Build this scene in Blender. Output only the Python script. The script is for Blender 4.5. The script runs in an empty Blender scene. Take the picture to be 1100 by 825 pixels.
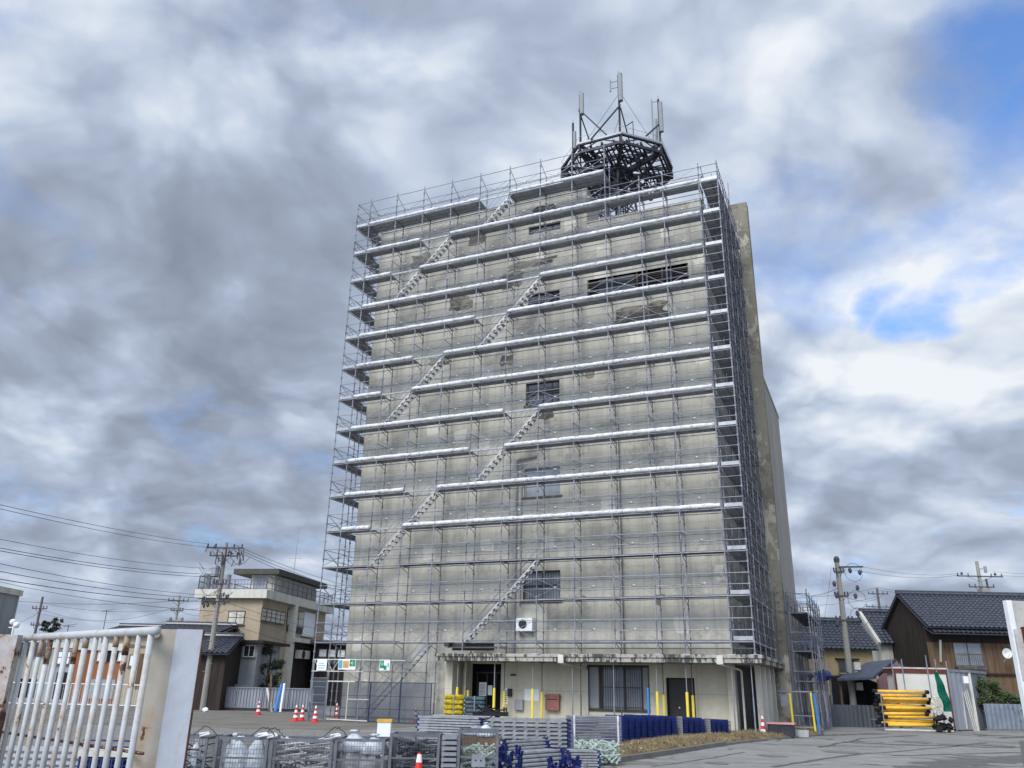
import bpy, bmesh, math, random
from mathutils import Vector, Matrix
import numpy as np
rnd = random.Random(7)
sc = bpy.context.scene
col = sc.collection
rad = math.radians

# ------------------------------------------------------------------ camera
F, PIT, ROL = 878.18, .355404, .021384
YAW = .410983
EYE = 1.65
OX, OY = 9.0, 34.27
cr, sr = math.cos(ROL), math.sin(ROL)
def ray(px, py):
    a, b = px-550, py-412.5
    x = cr*a+sr*b; y = -sr*a+cr*b
    return Vector((x, F*math.cos(PIT)+y*math.sin(PIT), F*math.sin(PIT)-y*math.cos(PIT)))
CAM = Vector((0, 0, EYE))
def at(px, py, Y):
    r = ray(px, py); return CAM + r*(Y/r.y)
def gr(px, py, z=0.0):
    r = ray(px, py); return CAM + r*((z-EYE)/r.z)
def proj(P):
    X = Vector(P)-CAM
    d = X.y*math.cos(PIT)+X.z*math.sin(PIT); up = -X.y*math.sin(PIT)+X.z*math.cos(PIT)
    x = F*X.x/d; y = -F*up/d
    return 550+cr*x-sr*y, 412.5+sr*x+cr*y
def along(P, dx, dy, px, py):
    "point P + t*(dx,dy) whose column in the photo is that of (px,py); returns (t, z)"
    r = ray(px, py)
    t = (P[0]*r.y - P[1]*r.x)/(dy*r.x - dx*r.y)
    Y = P[1]+t*dy
    return t, EYE + r.z*Y/r.y
RH = Vector((math.cos(YAW), -math.sin(YAW), 0)); BK = Vector((math.sin(YAW), math.cos(YAW), 0)); ORI = Vector((OX, OY, 0))
def onb(px, py, b):
    "building-frame (a, z) where the sight line meets the plane b"
    r = ray(px, py); t = (b + (ORI-CAM).dot(BK))/r.dot(BK)
    P = CAM + r*t - ORI
    return P.dot(RH), P.z
def BW(a, b, z=0): return ORI + RH*a + BK*b + Vector((0, 0, z))

cam = bpy.data.cameras.new('camera'); co = bpy.data.objects.new('camera', cam); col.objects.link(co)
cam.sensor_width = 36; cam.lens = 36*F/1100; cam.clip_start = .1; cam.clip_end = 5000
co.matrix_world = Matrix.Translation(CAM) @ Matrix.Rotation(math.pi/2+PIT, 4, 'X') @ Matrix.Rotation(ROL, 4, 'Z')
sc.camera = co

# ------------------------------------------------------------------ materials
MATS = {}
class NT:
    def __init__(s, name):
        s.m = bpy.data.materials.new(name); s.m.use_nodes = True
        s.t = s.m.node_tree; s.n = s.t.nodes; s.bsdf = s.n['Principled BSDF']; s._tc = None
    def new(s, ty, **kw):
        n = s.n.new(ty)
        for k, v in kw.items(): setattr(n, k, v)
        return n
    def link(s, a, b): s.t.links.new(a, b)
    def tc(s):
        if not s._tc: s._tc = s.new('ShaderNodeTexCoord')
        return s._tc.outputs['Object']
    def noise(s, scale, detail=6, rough=.6, vec=None, scl=None, dist=0):
        n = s.new('ShaderNodeTexNoise'); n.inputs['Scale'].default_value = scale
        n.inputs['Detail'].default_value = detail; n.inputs['Roughness'].default_value = rough; n.inputs['Distortion'].default_value = dist
        v = vec or s.tc()
        if scl:
            mp = s.new('ShaderNodeMapping'); mp.inputs['Scale'].default_value = scl; s.link(v, mp.inputs[0]); v = mp.outputs[0]
        s.link(v, n.inputs['Vector']); return n.outputs['Fac']
    def ramp(s, fac, stops):
        r = s.new('ShaderNodeValToRGB'); e = r.color_ramp.elements
        while len(e) < len(stops): e.new(.5)
        for k, (p, c) in enumerate(stops):
            e[k].position = p; e[k].color = (c, c, c, 1) if isinstance(c, (int, float)) else (*c, 1)
        s.link(fac, r.inputs[0]); return r.outputs['Color']
    def mix(s, fac, a, b, mode='MIX'):
        m = s.new('ShaderNodeMix', data_type='RGBA', blend_type=mode)
        for v, i in ((fac, 0), (a, 6), (b, 7)):
            if isinstance(v, (int, float)): m.inputs[i].default_value = v if i == 0 else (v, v, v, 1)
            elif isinstance(v, tuple): m.inputs[i].default_value = (*v, 1)
            else: s.link(v, m.inputs[i])
        return m.outputs[2]
    def math(s, op, a, b=0.0, c=None):
        m = s.new('ShaderNodeMath', operation=op)
        for i, v in enumerate((a, b, c)):
            if v is None: continue
            if isinstance(v, (int, float)): m.inputs[i].default_value = v
            else: s.link(v, m.inputs[i])
        return m.outputs[0]
    def bump(s, h, strength=.3, dist=.02):
        b = s.new('ShaderNodeBump'); b.inputs['Strength'].default_value = strength; b.inputs['Distance'].default_value = dist
        s.link(h, b.inputs['Height']); s.link(b.outputs[0], s.bsdf.inputs['Normal'])
    def base(s, c):
        if isinstance(c, tuple): s.bsdf.inputs['Base Color'].default_value = (*c, 1)
        else: s.link(c, s.bsdf.inputs['Base Color'])
    def fin(s, rough=.8, metal=0., spec=.3):
        s.bsdf.inputs['Roughness'].default_value = rough; s.bsdf.inputs['Metallic'].default_value = metal
        s.bsdf.inputs['Specular IOR Level'].default_value = spec
        return s.m
def simple(name, c, rough=.7, metal=0., var=.25, scale=3., dirt=None, dthr=.6, bump=0., spec=.3, streak=False):
    if name in MATS: return MATS[name]
    t = NT(name)
    lo = tuple(x*(1-var) for x in c); hi = tuple(min(1, x*(1+var)) for x in c)
    colr = t.ramp(t.noise(scale, 8, .65, scl=(1, 1, .12) if streak else None), [(.3, lo), (.7, hi)])
    if dirt:
        colr = t.mix(t.ramp(t.noise(scale*1.7, 9, .7), [(dthr, 0), (dthr+.07, 1)]), colr, dirt)
    t.base(colr)
    if bump: t.bump(t.noise(scale*8, 4), bump)
    MATS[name] = t.fin(rough, metal, spec); return MATS[name]

def concrete(name, c, patch=True, joints=1.5, dark=.55, streaks=.5, patch_axis=None, dthr=.64, drips=False, peel=False):
    t = NT(name)
    big = t.noise(.28, 5, .55); fine = t.noise(3.2, 8, .7)
    colr = t.ramp(big, [(.32, tuple(x*.84 for x in c)), (.68, tuple(x*1.12 for x in c))])
    colr = t.mix(.55, colr, t.ramp(fine, [(.3, tuple(x*.8 for x in c)), (.72, tuple(x*1.15 for x in c))]))
    st = t.noise(1.1, 7, .65, scl=(1.6, 1.6, .09))
    colr = t.mix(t.math('MULTIPLY', t.ramp(st, [(.47, 0), (.68, 1)]), streaks), colr, tuple(x*.5 for x in c))
    # grime blotches broken by small noise
    dk = t.math('ADD', t.math('MULTIPLY', t.noise(.55, 4, .5), .6), t.math('MULTIPLY', t.noise(4.5, 8, .75), .42))
    colr = t.mix(t.math('MULTIPLY', t.ramp(dk, [(dthr-.06, 0), (dthr, 1)]), dark), colr, (c[0]*.3, c[1]*.3, c[2]*.33))
    if drips:
        dn = t.math('ADD', t.math('MULTIPLY', t.noise(7, 5, .7, scl=(1, 1, .25)), .6), t.math('MULTIPLY', t.noise(.9, 4, .6), .4))
        colr = t.mix(t.math('MULTIPLY', t.ramp(dn, [(.49, 0), (.54, 1)]), .88), colr, (.03, .03, .028))
    if peel:
        pn = t.math('ADD', t.math('MULTIPLY', t.noise(2.6, 8, .7, scl=(1, 1, .5)), .55), t.math('MULTIPLY', t.noise(.35, 3, .5, scl=(2, 2, 1)), .45))
        colr = t.mix(t.math('MULTIPLY', t.ramp(pn, [(.53, 0), (.55, 1)]), .75), colr, tuple(min(1, x*1.75) for x in c))
    if patch:
        v = t.new('ShaderNodeTexVoronoi'); v.distance = 'CHEBYCHEV'; v.inputs['Scale'].default_value = .62; v.inputs['Randomness'].default_value = 1
        w = t.new('ShaderNodeVectorMath', operation='ADD'); n3 = t.new('ShaderNodeTexNoise'); n3.inputs['Scale'].default_value = 2.2; n3.inputs['Detail'].default_value = 3
        sc_ = t.new('ShaderNodeVectorMath', operation='SCALE'); sc_.inputs['Scale'].default_value = .35
        t.link(t.tc(), n3.inputs['Vector']); t.link(n3.outputs['Color'], sc_.inputs[0]); t.link(t.tc(), w.inputs[0]); t.link(sc_.outputs[0], w.inputs[1])
        t.link(w.outputs[0], v.inputs['Vector'])
        sel = t.new('ShaderNodeSeparateColor'); t.link(v.outputs['Color'], sel.inputs[0])
        m = t.math('MULTIPLY', t.math('LESS_THAN', v.outputs['Distance'], .2), t.math('GREATER_THAN', sel.outputs[0], .66))
        colr = t.mix(t.math('MULTIPLY', m, .55), colr, (min(1, c[0]*1.5), min(1, c[1]*1.5), min(1, c[2]*1.52)))
    if joints:
        sp = t.new('ShaderNodeSeparateXYZ'); t.link(t.tc(), sp.inputs[0])
        j = None
        for k, (o, d) in enumerate(((sp.outputs[0], joints), (sp.outputs[1], joints), (sp.outputs[2], joints*2.4))):
            q = t.math('LESS_THAN', t.math('FRACT', t.math('DIVIDE', t.math('ADD', o, 50.31), d)), .022/d)
            j = q if j is None else t.math('MAXIMUM', j, q)
        colr = t.mix(t.math('MULTIPLY', j, .5), colr, tuple(x*.4 for x in c))
    t.base(colr); t.bump(fine, .25, .02)
    return t.fin(.92, 0, .2)

def rusty(name, paint, amount=.58, rough=.5, scl=None):
    t = NT(name)
    n = t.noise(9, 9, .72, scl=scl); n2 = t.noise(2.1, 5, .6, scl=scl)
    s_ = t.math('ADD', t.math('MULTIPLY', n, .5), t.math('MULTIPLY', n2, .5))
    p = t.ramp(t.noise(5, 5), [(.3, tuple(x*.8 for x in paint)), (.7, paint)])
    p = t.mix(t.math('MULTIPLY', t.ramp(s_, [(amount-.1, 0), (amount, 1)]), .55), p, (.36, .22, .11))
    c = t.mix(t.ramp(s_, [(amount, 0), (amount+.025, 1)]), p, t.ramp(n, [(.4, (.12, .045, .02)), (.7, (.035, .016, .01))]))
    t.base(c); t.bump(s_, .4, .01)
    return t.fin(rough, 0, .35)

M = {}
M['wall'] = concrete('weathered_wall', (.49, .472, .405), dark=.35, dthr=.6)
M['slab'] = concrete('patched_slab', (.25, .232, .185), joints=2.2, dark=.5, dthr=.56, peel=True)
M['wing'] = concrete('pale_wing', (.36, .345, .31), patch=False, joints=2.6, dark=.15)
M['sidewall'] = concrete('side_wall', (.34, .33, .295), patch=False)  # darker than the front wall: the side's shade put into its colour
M['cream'] = concrete('cream_wall', (.56, .52, .4), patch=False, joints=2.7, dark=.25, streaks=.25, dthr=.66)
M['canopyc'] = concrete('canopy_concrete', (.34, .32, .27), patch=False, joints=0, dark=.9, streaks=1, dthr=.5)
M['fascia'] = concrete('drip_stained_fascia', (.4, .38, .33), patch=False, joints=0, dark=.4, streaks=.4, drips=True)
def galv():
    t = NT('galvanised_steel')
    sp = t.new('ShaderNodeSeparateXYZ'); t.link(t.tc(), sp.inputs[0])
    f = t.math('FRACT', t.math('DIVIDE', sp.outputs[2], 1.8))
    n = t.noise(.9, 3)
    m = t.math('MULTIPLY', t.math('GREATER_THAN', n, .5), t.math('LESS_THAN', f, .45))
    c = t.ramp(t.noise(2.5, 5), [(.3, (.17, .18, .2)), (.7, (.34, .35, .38))])
    t.base(t.mix(t.math('MULTIPLY', m, .6), c, (.05, .065, .13)))
    return t.fin(.5, .3, .4)
M['galv'] = galv()
M['rail'] = simple('rail_steel', (.25, .26, .285), .5, .3, .3, 2)
M['silver'] = simple('silver_deck_steel', (.33, .34, .355), .45, .35, .3, 5, (.2, .2, .2), .64)
M['navydark'] = simple('dark_navy_frame', (.03, .04, .09), .5, 0, .3, 3)
M['dark_rail'] = simple('dark_rail_steel', (.12, .125, .145), .6, .3, .4, 2)  # darker rail steel, for inner rows, side braces and other dark metal
M['deck'] = simple('deck_steel', (.36, .37, .39), .5, .4, .25, 4)
M['tarp'] = simple('white_sheet', (.64, .65, .655), .8, 0, .25, 4, (.27, .28, .28), .55, .5)
M['stair'] = simple('stair_aluminium', (.46, .46, .45), .45, .2, .1, 5)
M['tread'] = simple('stair_tread_dark', (.06, .06, .065), .7)
M['pad'] = simple('pale_timber_pad', (.75, .72, .6), .8)
M['glass'] = simple('dark_glass', (.03, .035, .04), .12, 0, .3, .8, spec=.6)
M['paleglass'] = simple('frosted_glass', (.25, .28, .31), .25, 0, .3, 1.1, spec=.5)
M['black'] = simple('black_void', (.008, .008, .01), .8)
M['darkdoor'] = simple('dark_door_paint', (.035, .03, .027), .5)
M['frame'] = simple('bronze_frame', (.06, .055, .05), .5, .3)
M['yellow'] = simple('yellow_sleeve', (.78, .62, .07), .5, 0, .12, 4)
M['bluepole'] = simple('blue_sleeve', (.05, .2, .5), .5, 0, .15, 4)
M['blue'] = simple('navy_blue_paint', (.009, .02, .12), .45, 0, .5, 5, (.1, .11, .14), .68, spec=.4)
M['white'] = simple('white_paint', (.72, .73, .72), .5, 0, .1, 3, (.3, .28, .24), .66)
M['paper'] = simple('white_paper', (.8, .81, .82), .8, 0, .04)
M['redbox'] = simple('faded_red_paint', (.3, .13, .1), .6, 0, .2, 5)
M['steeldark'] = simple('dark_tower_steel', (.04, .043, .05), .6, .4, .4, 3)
M['steelgrey'] = simple('grey_tower_steel', (.3, .31, .33), .5, .3, .2, 3)
M['antenna'] = simple('antenna_grey', (.26, .275, .28), .5, 0, .1, 3)
M['tan'] = concrete('tan_render', (.42, .35, .25), patch=False, joints=0, dark=.25, streaks=.3)
M['tan2'] = concrete('sand_render', (.4, .3, .17), patch=False, joints=0, dark=.2, streaks=.3)
M['whitewall'] = concrete('off_white_render', (.6, .58, .5), patch=False, joints=0, dark=.3, streaks=.5)
M['greywall'] = concrete('grey_render', (.33, .34, .34), patch=False, joints=0, dark=.2)
M['brownwall'] = concrete('orange_brown_cladding', (.3, .12, .055), patch=False, joints=.9, dark=.1)
M['tile'] = simple('glazed_dark_tile', (.055, .06, .075), .34, 0, .55, 6, spec=.6)
M['slate'] = simple('blue_slate', (.05, .062, .085), .5, 0, .3, 4)
M['wood'] = simple('dark_weathered_boards', (.035, .026, .021), .85, 0, .5, 4, streak=True)
M['wood2'] = simple('brown_board_wall', (.13, .085, .05), .85, 0, .45, 4, streak=True)
M['pink'] = simple('dusty_pink_wall', (.3, .165, .17), .85, 0, .15, 2)
M['corr'] = simple('grey_corrugated_metal', (.33, .35, .38), .45, .3, .2, 2, (.2, .15, .11), .7, streak=True)
M['corrdark'] = simple('dark_corrugated_metal', (.1, .115, .13), .55, .2, .3, 2, streak=True)
M['contframe'] = simple('red_brown_container_frame', (.13, .04, .03), .7)
M['panel'] = simple('cream_container_panel', (.66, .65, .58), .6, 0, .08, 2, (.4, .37, .3), .7)
M['pipeyellow'] = simple('yellow_pipe', (.85, .5, .06), .45, 0, .15, 3)
M['rubber'] = simple('black_rubber', (.012, .012, .014), .7)
M['green'] = simple('green_net', (.0, .11, .07), .8, 0, .4, 8)
M['bag'] = simple('white_plastic_bag', (.5, .53, .57), .35, 0, .25, 9, bump=.6, spec=.6)
M['clamp'] = simple('pale_green_clamp', (.38, .45, .39), .6, .1, .25, 8)
M['bundle'] = simple('yellow_netting', (.5, .37, .02), .7, 0, .6, 14, (.08, .06, .01), .54, .8)
M['bundle2'] = simple('slate_netting', (.06, .09, .11), .7, 0, .5, 14)
M['conered'] = simple('cone_red', (.62, .035, .03), .5, 0, .12, 5)
M['conewhite'] = simple('cone_white', (.8, .8, .8), .5, 0, .05, 5)
M['cage'] = simple('cage_steel', (.15, .16, .175), .5, .4, .3, 4)
M['trunk'] = simple('bark', (.06, .045, .035), .9)
M['leafdark'] = simple('dark_leaf', (.025, .04, .02), .7, 0, .6, 3)
M['leaf'] = simple('bush_leaf', (.06, .085, .03), .6, 0, .6, 3)
M['concpole'] = concrete('pole_concrete', (.3, .285, .25), patch=False, joints=0, dark=.2)
M['polewood'] = simple('grey_pole', (.12, .11, .1), .8)
M['wire'] = simple('wire_black', (.03, .03, .035), .6)
M['insul'] = simple('insulator_dark', (.07, .07, .08), .4)
M['curb'] = concrete('kerb_concrete', (.2, .19, .17), patch=False, joints=0, dark=.5)
M['gatepaint'] = rusty('rusting_white_gate', (.5, .52, .52), .59)
M['gatepost'] = rusty('rusting_white_post', (.42, .45, .5), .63, scl=(1, 1, .5))
M['gateside'] = rusty('rusting_cream_post', (.4, .37, .31), .58, scl=(1, 1, .4))
M['posterblue'] = simple('sign_blue', (.1, .35, .5), .6, 0, .1); M['posterorange'] = simple('sign_orange', (.65, .33, .1), .6, 0, .1)
M['signgreen'] = simple('sign_green', (.0, .25, .12), .6, 0, .1)
M['mesh'] = None
def meshmat():
    t = NT('fence_mesh_sheet')
    sp = t.new('ShaderNodeSeparateXYZ'); t.link(t.tc(), sp.inputs[0])
    g = None
    for o in (sp.outputs[0], sp.outputs[2]):
        q = t.math('LESS_THAN', t.math('FRACT', t.math('DIVIDE', t.math('ADD', o, 60), .03)), .36)
        g = q if g is None else t.math('MAXIMUM', g, q)
    t.base((.1, .115, .14)); t.link(g, t.bsdf.inputs['Alpha'])
    return t.fin(.5, .4)
M['mesh'] = meshmat()
def steplight(name, c):
    return simple(name, c)

# ground materials
def asphalt():
    t = NT('worn_asphalt')
    a = t.noise(.16, 6, .6); b = t.noise(18, 8, .8); c = t.noise(1.2, 7, .7)
    colr = t.ramp(a, [(.3, (.16, .155, .145)), (.55, (.24, .235, .215)), (.75, (.31, .3, .275))])
    colr = t.mix(.5, colr, t.ramp(c, [(.35, (.13, .125, .115)), (.7, (.33, .32, .3))]))
    colr = t.mix(t.math('MULTIPLY', t.ramp(b, [(.42, 0), (.62, 1)]), .4), colr, (.36, .35, .33))
    w = t.new('ShaderNodeVectorMath', operation='ADD'); n3 = t.new('ShaderNodeTexNoise'); n3.inputs['Scale'].default_value = .7; n3.inputs['Detail'].default_value = 6
    s_ = t.new('ShaderNodeVectorMath', operation='SCALE'); s_.inputs['Scale'].default_value = 1.6
    t.link(t.tc(), n3.inputs['Vector']); t.link(n3.outputs['Color'], s_.inputs[0]); t.link(t.tc(), w.inputs[0]); t.link(s_.outputs[0], w.inputs[1])
    v = t.new('ShaderNodeTexVoronoi', feature='DISTANCE_TO_EDGE'); v.inputs['Scale'].default_value = .16; t.link(w.outputs[0], v.inputs['Vector'])
    colr = t.mix(t.math('MULTIPLY', t.ramp(v.outputs['Distance'], [(.0, 1), (.018, 0)]), t.ramp(t.noise(.3, 3), [(.42, 0), (.55, .85)])), colr, (.045, .042, .035))
    dp = t.math('ADD', t.math('MULTIPLY', t.noise(.4, 3, .5, scl=(.5, 1.6, 1)), .7), t.math('MULTIPLY', t.noise(3, 6, .7), .3))
    colr = t.mix(t.math('MULTIPLY', t.ramp(dp, [(.56, 0), (.6, 1)]), .5), colr, (.075, .07, .06))
    t.base(colr); t.bump(b, .5, .02)
    return t.fin(.9, 0, .25)
M['asphalt'] = asphalt()
def gravel():
    t = NT('pale_gravel')
    v = t.new('ShaderNodeTexVoronoi'); v.inputs['Scale'].default_value = 14; t.link(t.tc(), v.inputs['Vector'])
    colr = t.ramp(v.outputs['Distance'], [(.1, (.36, .345, .31)), (.6, (.1, .095, .085))])
    colr = t.mix(.5, colr, t.ramp(t.noise(2.5, 8, .8), [(.3, (.13, .125, .11)), (.7, (.42, .4, .36))]))
    t.base(colr); t.bump(v.outputs['Distance'], .8, .04)
    return t.fin(.95, 0, .2)
M['gravel'] = gravel()
M['oldasphalt'] = simple('brown_grey_asphalt', (.165, .15, .125), .9, 0, .3, .5, (.19, .18, .15), .6)
M['soil'] = simple('dry_grass_soil', (.17, .12, .065), 1, 0, .5, 1.6, (.055, .06, .03), .56, .6)
M['straw'] = simple('dry_straw', (.27, .21, .12), .9, 0, .5, 1.2, (.1, .105, .045), .53)

# ------------------------------------------------------------------ mesh builder
class MB:
    def __init__(s): s.v = []; s.f = []
    def add(s, vs, fs):
        o = len(s.v); s.v += [tuple(x) for x in vs]; s.f += [tuple(i+o for i in f) for f in fs]
    def box(s, x0, x1, y0, y1, z0, z1, mat=None):
        vs = [Vector(p) for p in ((x0, y0, z0), (x1, y0, z0), (x1, y1, z0), (x0, y1, z0), (x0, y0, z1), (x1, y0, z1), (x1, y1, z1), (x0, y1, z1))]
        if mat: vs = [mat @ p for p in vs]
        s.add(vs, [(0, 3, 2, 1), (4, 5, 6, 7), (0, 1, 5, 4), (1, 2, 6, 5), (2, 3, 7, 6), (3, 0, 4, 7)])
    def quad(s, a, b, c, d): s.add([a, b, c, d], [(0, 1, 2, 3)])
    def tube(s, p, q, r, n=5, r2=None, cap=True):
        p = Vector(p); q = Vector(q); d = (q-p)
        if d.length < 1e-6: return
        d.normalize(); u = d.orthogonal().normalized(); w = d.cross(u)
        r2 = r if r2 is None else r2; vs = []
        for P, R in ((p, r), (q, r2)):
            for k in range(n):
                a = 2*math.pi*k/n; vs.append(P + u*(R*math.cos(a)) + w*(R*math.sin(a)))
        fs = [(k, (k+1) % n, n+(k+1) % n, n+k) for k in range(n)]
        if cap: fs += [tuple(range(n-1, -1, -1)), tuple(range(n, 2*n))]
        s.add(vs, fs)
    def path(s, pts, r, n=5):
        for a, b in zip(pts, pts[1:]): s.tube(a, b, r, n)
    def bar(s, p, q, w, h, up=Vector((0, 0, 1))):
        "rectangular bar from p to q, w across, h along up"
        p = Vector(p); q = Vector(q); d = (q-p).normalized(); x = d.cross(up)
        if x.length < 1e-4: x = Vector((1, 0, 0))
        x.normalize(); y = x.cross(d).normalized(); vs = []
        for P in (p, q):
            for i, j in ((-1, -1), (1, -1), (1, 1), (-1, 1)): vs.append(P + x*(i*w/2) + y*(j*h/2))
        s.add(vs, [(0, 1, 5, 4), (1, 2, 6, 5), (2, 3, 7, 6), (3, 0, 4, 7), (3, 2, 1, 0), (4, 5, 6, 7)])
    def prism(s, poly, z0, z1):
        n = len(poly); vs = [(x, y, z0) for x, y in poly]+[(x, y, z1) for x, y in poly]
        s.add(vs, [(k, (k+1) % n, n+(k+1) % n, n+k) for k in range(n)]+[tuple(range(n-1, -1, -1)), tuple(range(n, 2*n))])
    def lathe(s, prof, n=16, c=(0, 0, 0)):
        vs = []
        for r, z in prof:
            for k in range(n):
                a = 2*math.pi*k/n; vs.append((c[0]+r*math.cos(a), c[1]+r*math.sin(a), c[2]+z))
        fs = []
        for i in range(len(prof)-1):
            for k in range(n): fs.append((i*n+k, i*n+(k+1) % n, (i+1)*n+(k+1) % n, (i+1)*n+k))
        fs.append(tuple(range(n-1, -1, -1))); fs.append(tuple((len(prof)-1)*n+k for k in range(n)))
        s.add(vs, fs)
    def blob(s, c, rx, ry, rz, seed=0, n=10, m=7, amp=.25):
        R = random.Random(seed); ph = [R.uniform(0, 6.28) for _ in range(8)]; vs = []
        for i in range(m+1):
            th = math.pi*i/m
            for k in range(n):
                a = 2*math.pi*k/n
                q = 1+amp*(math.sin(3*a+ph[0]+2*th)*.4+math.sin(5*a+ph[1]-3*th)*.3+math.sin(2*a+4*th+ph[2])*.4+R.uniform(-.25, .25))
                vs.append((c[0]+rx*q*math.sin(th)*math.cos(a), c[1]+ry*q*math.sin(th)*math.sin(a), c[2]+rz*q*math.cos(th)))
        fs = [(i*n+k, (i+1)*n+k, (i+1)*n+(k+1) % n, i*n+(k+1) % n) for i in range(m) for k in range(n)]
        s.add(vs, fs)
    def build(s, name, mat, parent=None, smooth=False):
        me = bpy.data.meshes.new(name); me.from_pydata(s.v, [], s.f); me.update()
        me.materials.append(mat)
        if smooth: me.shade_smooth()
        o = bpy.data.objects.new(name, me); col.objects.link(o)
        if parent: o.parent = parent
        return o

def thing(name, label, cat, loc=(0, 0, 0), rz=0., group=None):
    o = bpy.data.objects.new(name, None); col.objects.link(o); o.location = loc; o.rotation_euler = (0, 0, rz)
    o['label'] = label; o['category'] = cat
    if group: o['group'] = group
    return o
def tag(o, label, cat, group=None, kind=None):
    o['label'] = label; o['category'] = cat
    if group: o['group'] = group
    if kind: o['kind'] = kind
    return o
def struct(o): o['kind'] = 'structure'; return o
CH = {}
def kids(o): return [c for c in bpy.data.objects if c.parent == o]
def dup(root, loc, rz=0., label=None, scale=None):
    r = root.copy(); col.objects.link(r); r.location = loc; r.rotation_euler = (0, 0, rz)
    if label: r['label'] = label
    if scale: r.scale = scale
    for c in kids(root):
        d = c.copy(); col.objects.link(d); d.parent = r
        for g in kids(c):
            e = g.copy(); col.objects.link(e); e.parent = d
    return r

# ------------------------------------------------------------------ world and sun
w = bpy.data.worlds.new('World'); sc.world = w; w.use_nodes = True
wt = w.node_tree; wn = wt.nodes; wn.clear()
def wnew(ty, **kw):
    n = wn.new(ty)
    for k, v in kw.items(): setattr(n, k, v)
    return n
def wl(a, b): wt.links.new(a, b)
def wmath(op, a, b=0.0, clamp=False):
    m = wnew('ShaderNodeMath', operation=op); m.use_clamp = clamp
    for i, v in enumerate((a, b)):
        if isinstance(v, (int, float)): m.inputs[i].default_value = v
        else: wl(v, m.inputs[i])
    return m.outputs[0]
SUN_AZ, SUN_EL = rad(-150), rad(42)      # azimuth from +Y towards +X (behind the camera, to its left)
sky = wnew('ShaderNodeTexSky'); sky.sky_type = 'NISHITA'; sky.sun_disc = False; sky.sun_elevation = SUN_EL; sky.sun_rotation = SUN_AZ
tcw = wnew('ShaderNodeTexCoord'); nrm = wnew('ShaderNodeVectorMath', operation='NORMALIZE'); wl(tcw.outputs['Generated'], nrm.inputs[0]); DIR = nrm.outputs[0]
sep = wnew('ShaderNodeSeparateXYZ'); wl(DIR, sep.inputs[0])
den = wmath('ADD', wmath('MAXIMUM', sep.outputs[2], 0.0), .36)
cmb = wnew('ShaderNodeCombineXYZ'); wl(wmath('DIVIDE', sep.outputs[0], den), cmb.inputs[0]); wl(wmath('DIVIDE', sep.outputs[1], den), cmb.inputs[1]); wl(wmath('MULTIPLY', sep.outputs[2], .6), cmb.inputs[2])
PL = cmb.outputs[0]
def wnoise(vec, scale, detail=8, rough=.55, dist=0., off=0.):
    n = wnew('ShaderNodeTexNoise'); n.inputs['Scale'].default_value = scale; n.inputs['Detail'].default_value = detail; n.inputs['Roughness'].default_value = rough; n.inputs['Distortion'].default_value = dist
    if off:
        a = wnew('ShaderNodeVectorMath', operation='ADD'); a.inputs[1].default_value = (off, off*.7, off*.3); wl(vec, a.inputs[0]); vec = a.outputs[0]
    wl(vec, n.inputs['Vector']); return n.outputs['Fac']
def wramp(fac, stops):
    r = wnew('ShaderNodeValToRGB'); e = r.color_ramp.elements
    while len(e) < len(stops): e.new(.5)
    for k, (p, c) in enumerate(stops):
        e[k].position = p; e[k].color = (c, c, c, 1) if isinstance(c, (int, float)) else (*c, 1)
    wl(fac, r.inputs[0]); return r.outputs[0]
warp = wnew('ShaderNodeTexNoise'); warp.inputs['Scale'].default_value = 2.2; warp.inputs['Detail'].default_value = 6; wl(PL, warp.inputs['Vector'])
wsub = wnew('ShaderNodeVectorMath', operation='SUBTRACT'); wl(warp.outputs['Color'], wsub.inputs[0]); wsub.inputs[1].default_value = (.5, .5, .5)
wsc = wnew('ShaderNodeVectorMath', operation='SCALE'); wsc.inputs['Scale'].default_value = .22; wl(wsub.outputs[0], wsc.inputs[0])
wdir = wnew('ShaderNodeVectorMath', operation='ADD'); wl(DIR, wdir.inputs[0]); wl(wsc.outputs[0], wdir.inputs[1])
def blob(px, py, rpx, soft=1.0):
    "1 inside a patch of sky round the direction seen at (px,py), edges broken by the warp"
    d = ray(px, py).normalized()
    s_ = wnew('ShaderNodeVectorMath', operation='DISTANCE'); wl(wdir.outputs[0], s_.inputs[0]); s_.inputs[1].default_value = d
    r = rpx/1000
    mr = wnew('ShaderNodeMapRange'); mr.interpolation_type = 'SMOOTHSTEP'; mr.inputs[1].default_value = r*(1+soft*.6); mr.inputs[2].default_value = max(0, r*(1-soft*.6)); mr.inputs[3].default_value = 0; mr.inputs[4].default_value = 1
    wl(s_.outputs['Value'], mr.inputs[0]); return mr.outputs[0]
wpl = wnew('ShaderNodeVectorMath', operation='ADD'); wl(PL, wpl.inputs[0]); wsp = wnew('ShaderNodeVectorMath', operation='SCALE'); wsp.inputs['Scale'].default_value = .3; wl(wsub.outputs[0], wsp.inputs[0]); wl(wsp.outputs[0], wpl.inputs[1])
def billow(scale, off):
    a = wnew('ShaderNodeVectorMath', operation='ADD'); a.inputs[1].default_value = off; wl(wpl.outputs[0], a.inputs[0])
    v = wnew('ShaderNodeTexVoronoi', feature='F1', voronoi_dimensions='2D'); v.inputs['Scale'].default_value = scale; v.inputs['Detail'].default_value = 3; v.inputs['Roughness'].default_value = .5
    wl(a.outputs[0], v.inputs['Vector']); return wmath('SUBTRACT', 1.0, v.outputs['Distance'])
n1 = wnoise(PL, 1.7, 9, .56, 0, 3.1); n2 = wnoise(PL, 4.2, 9, .6, 0, 7.7)
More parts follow.
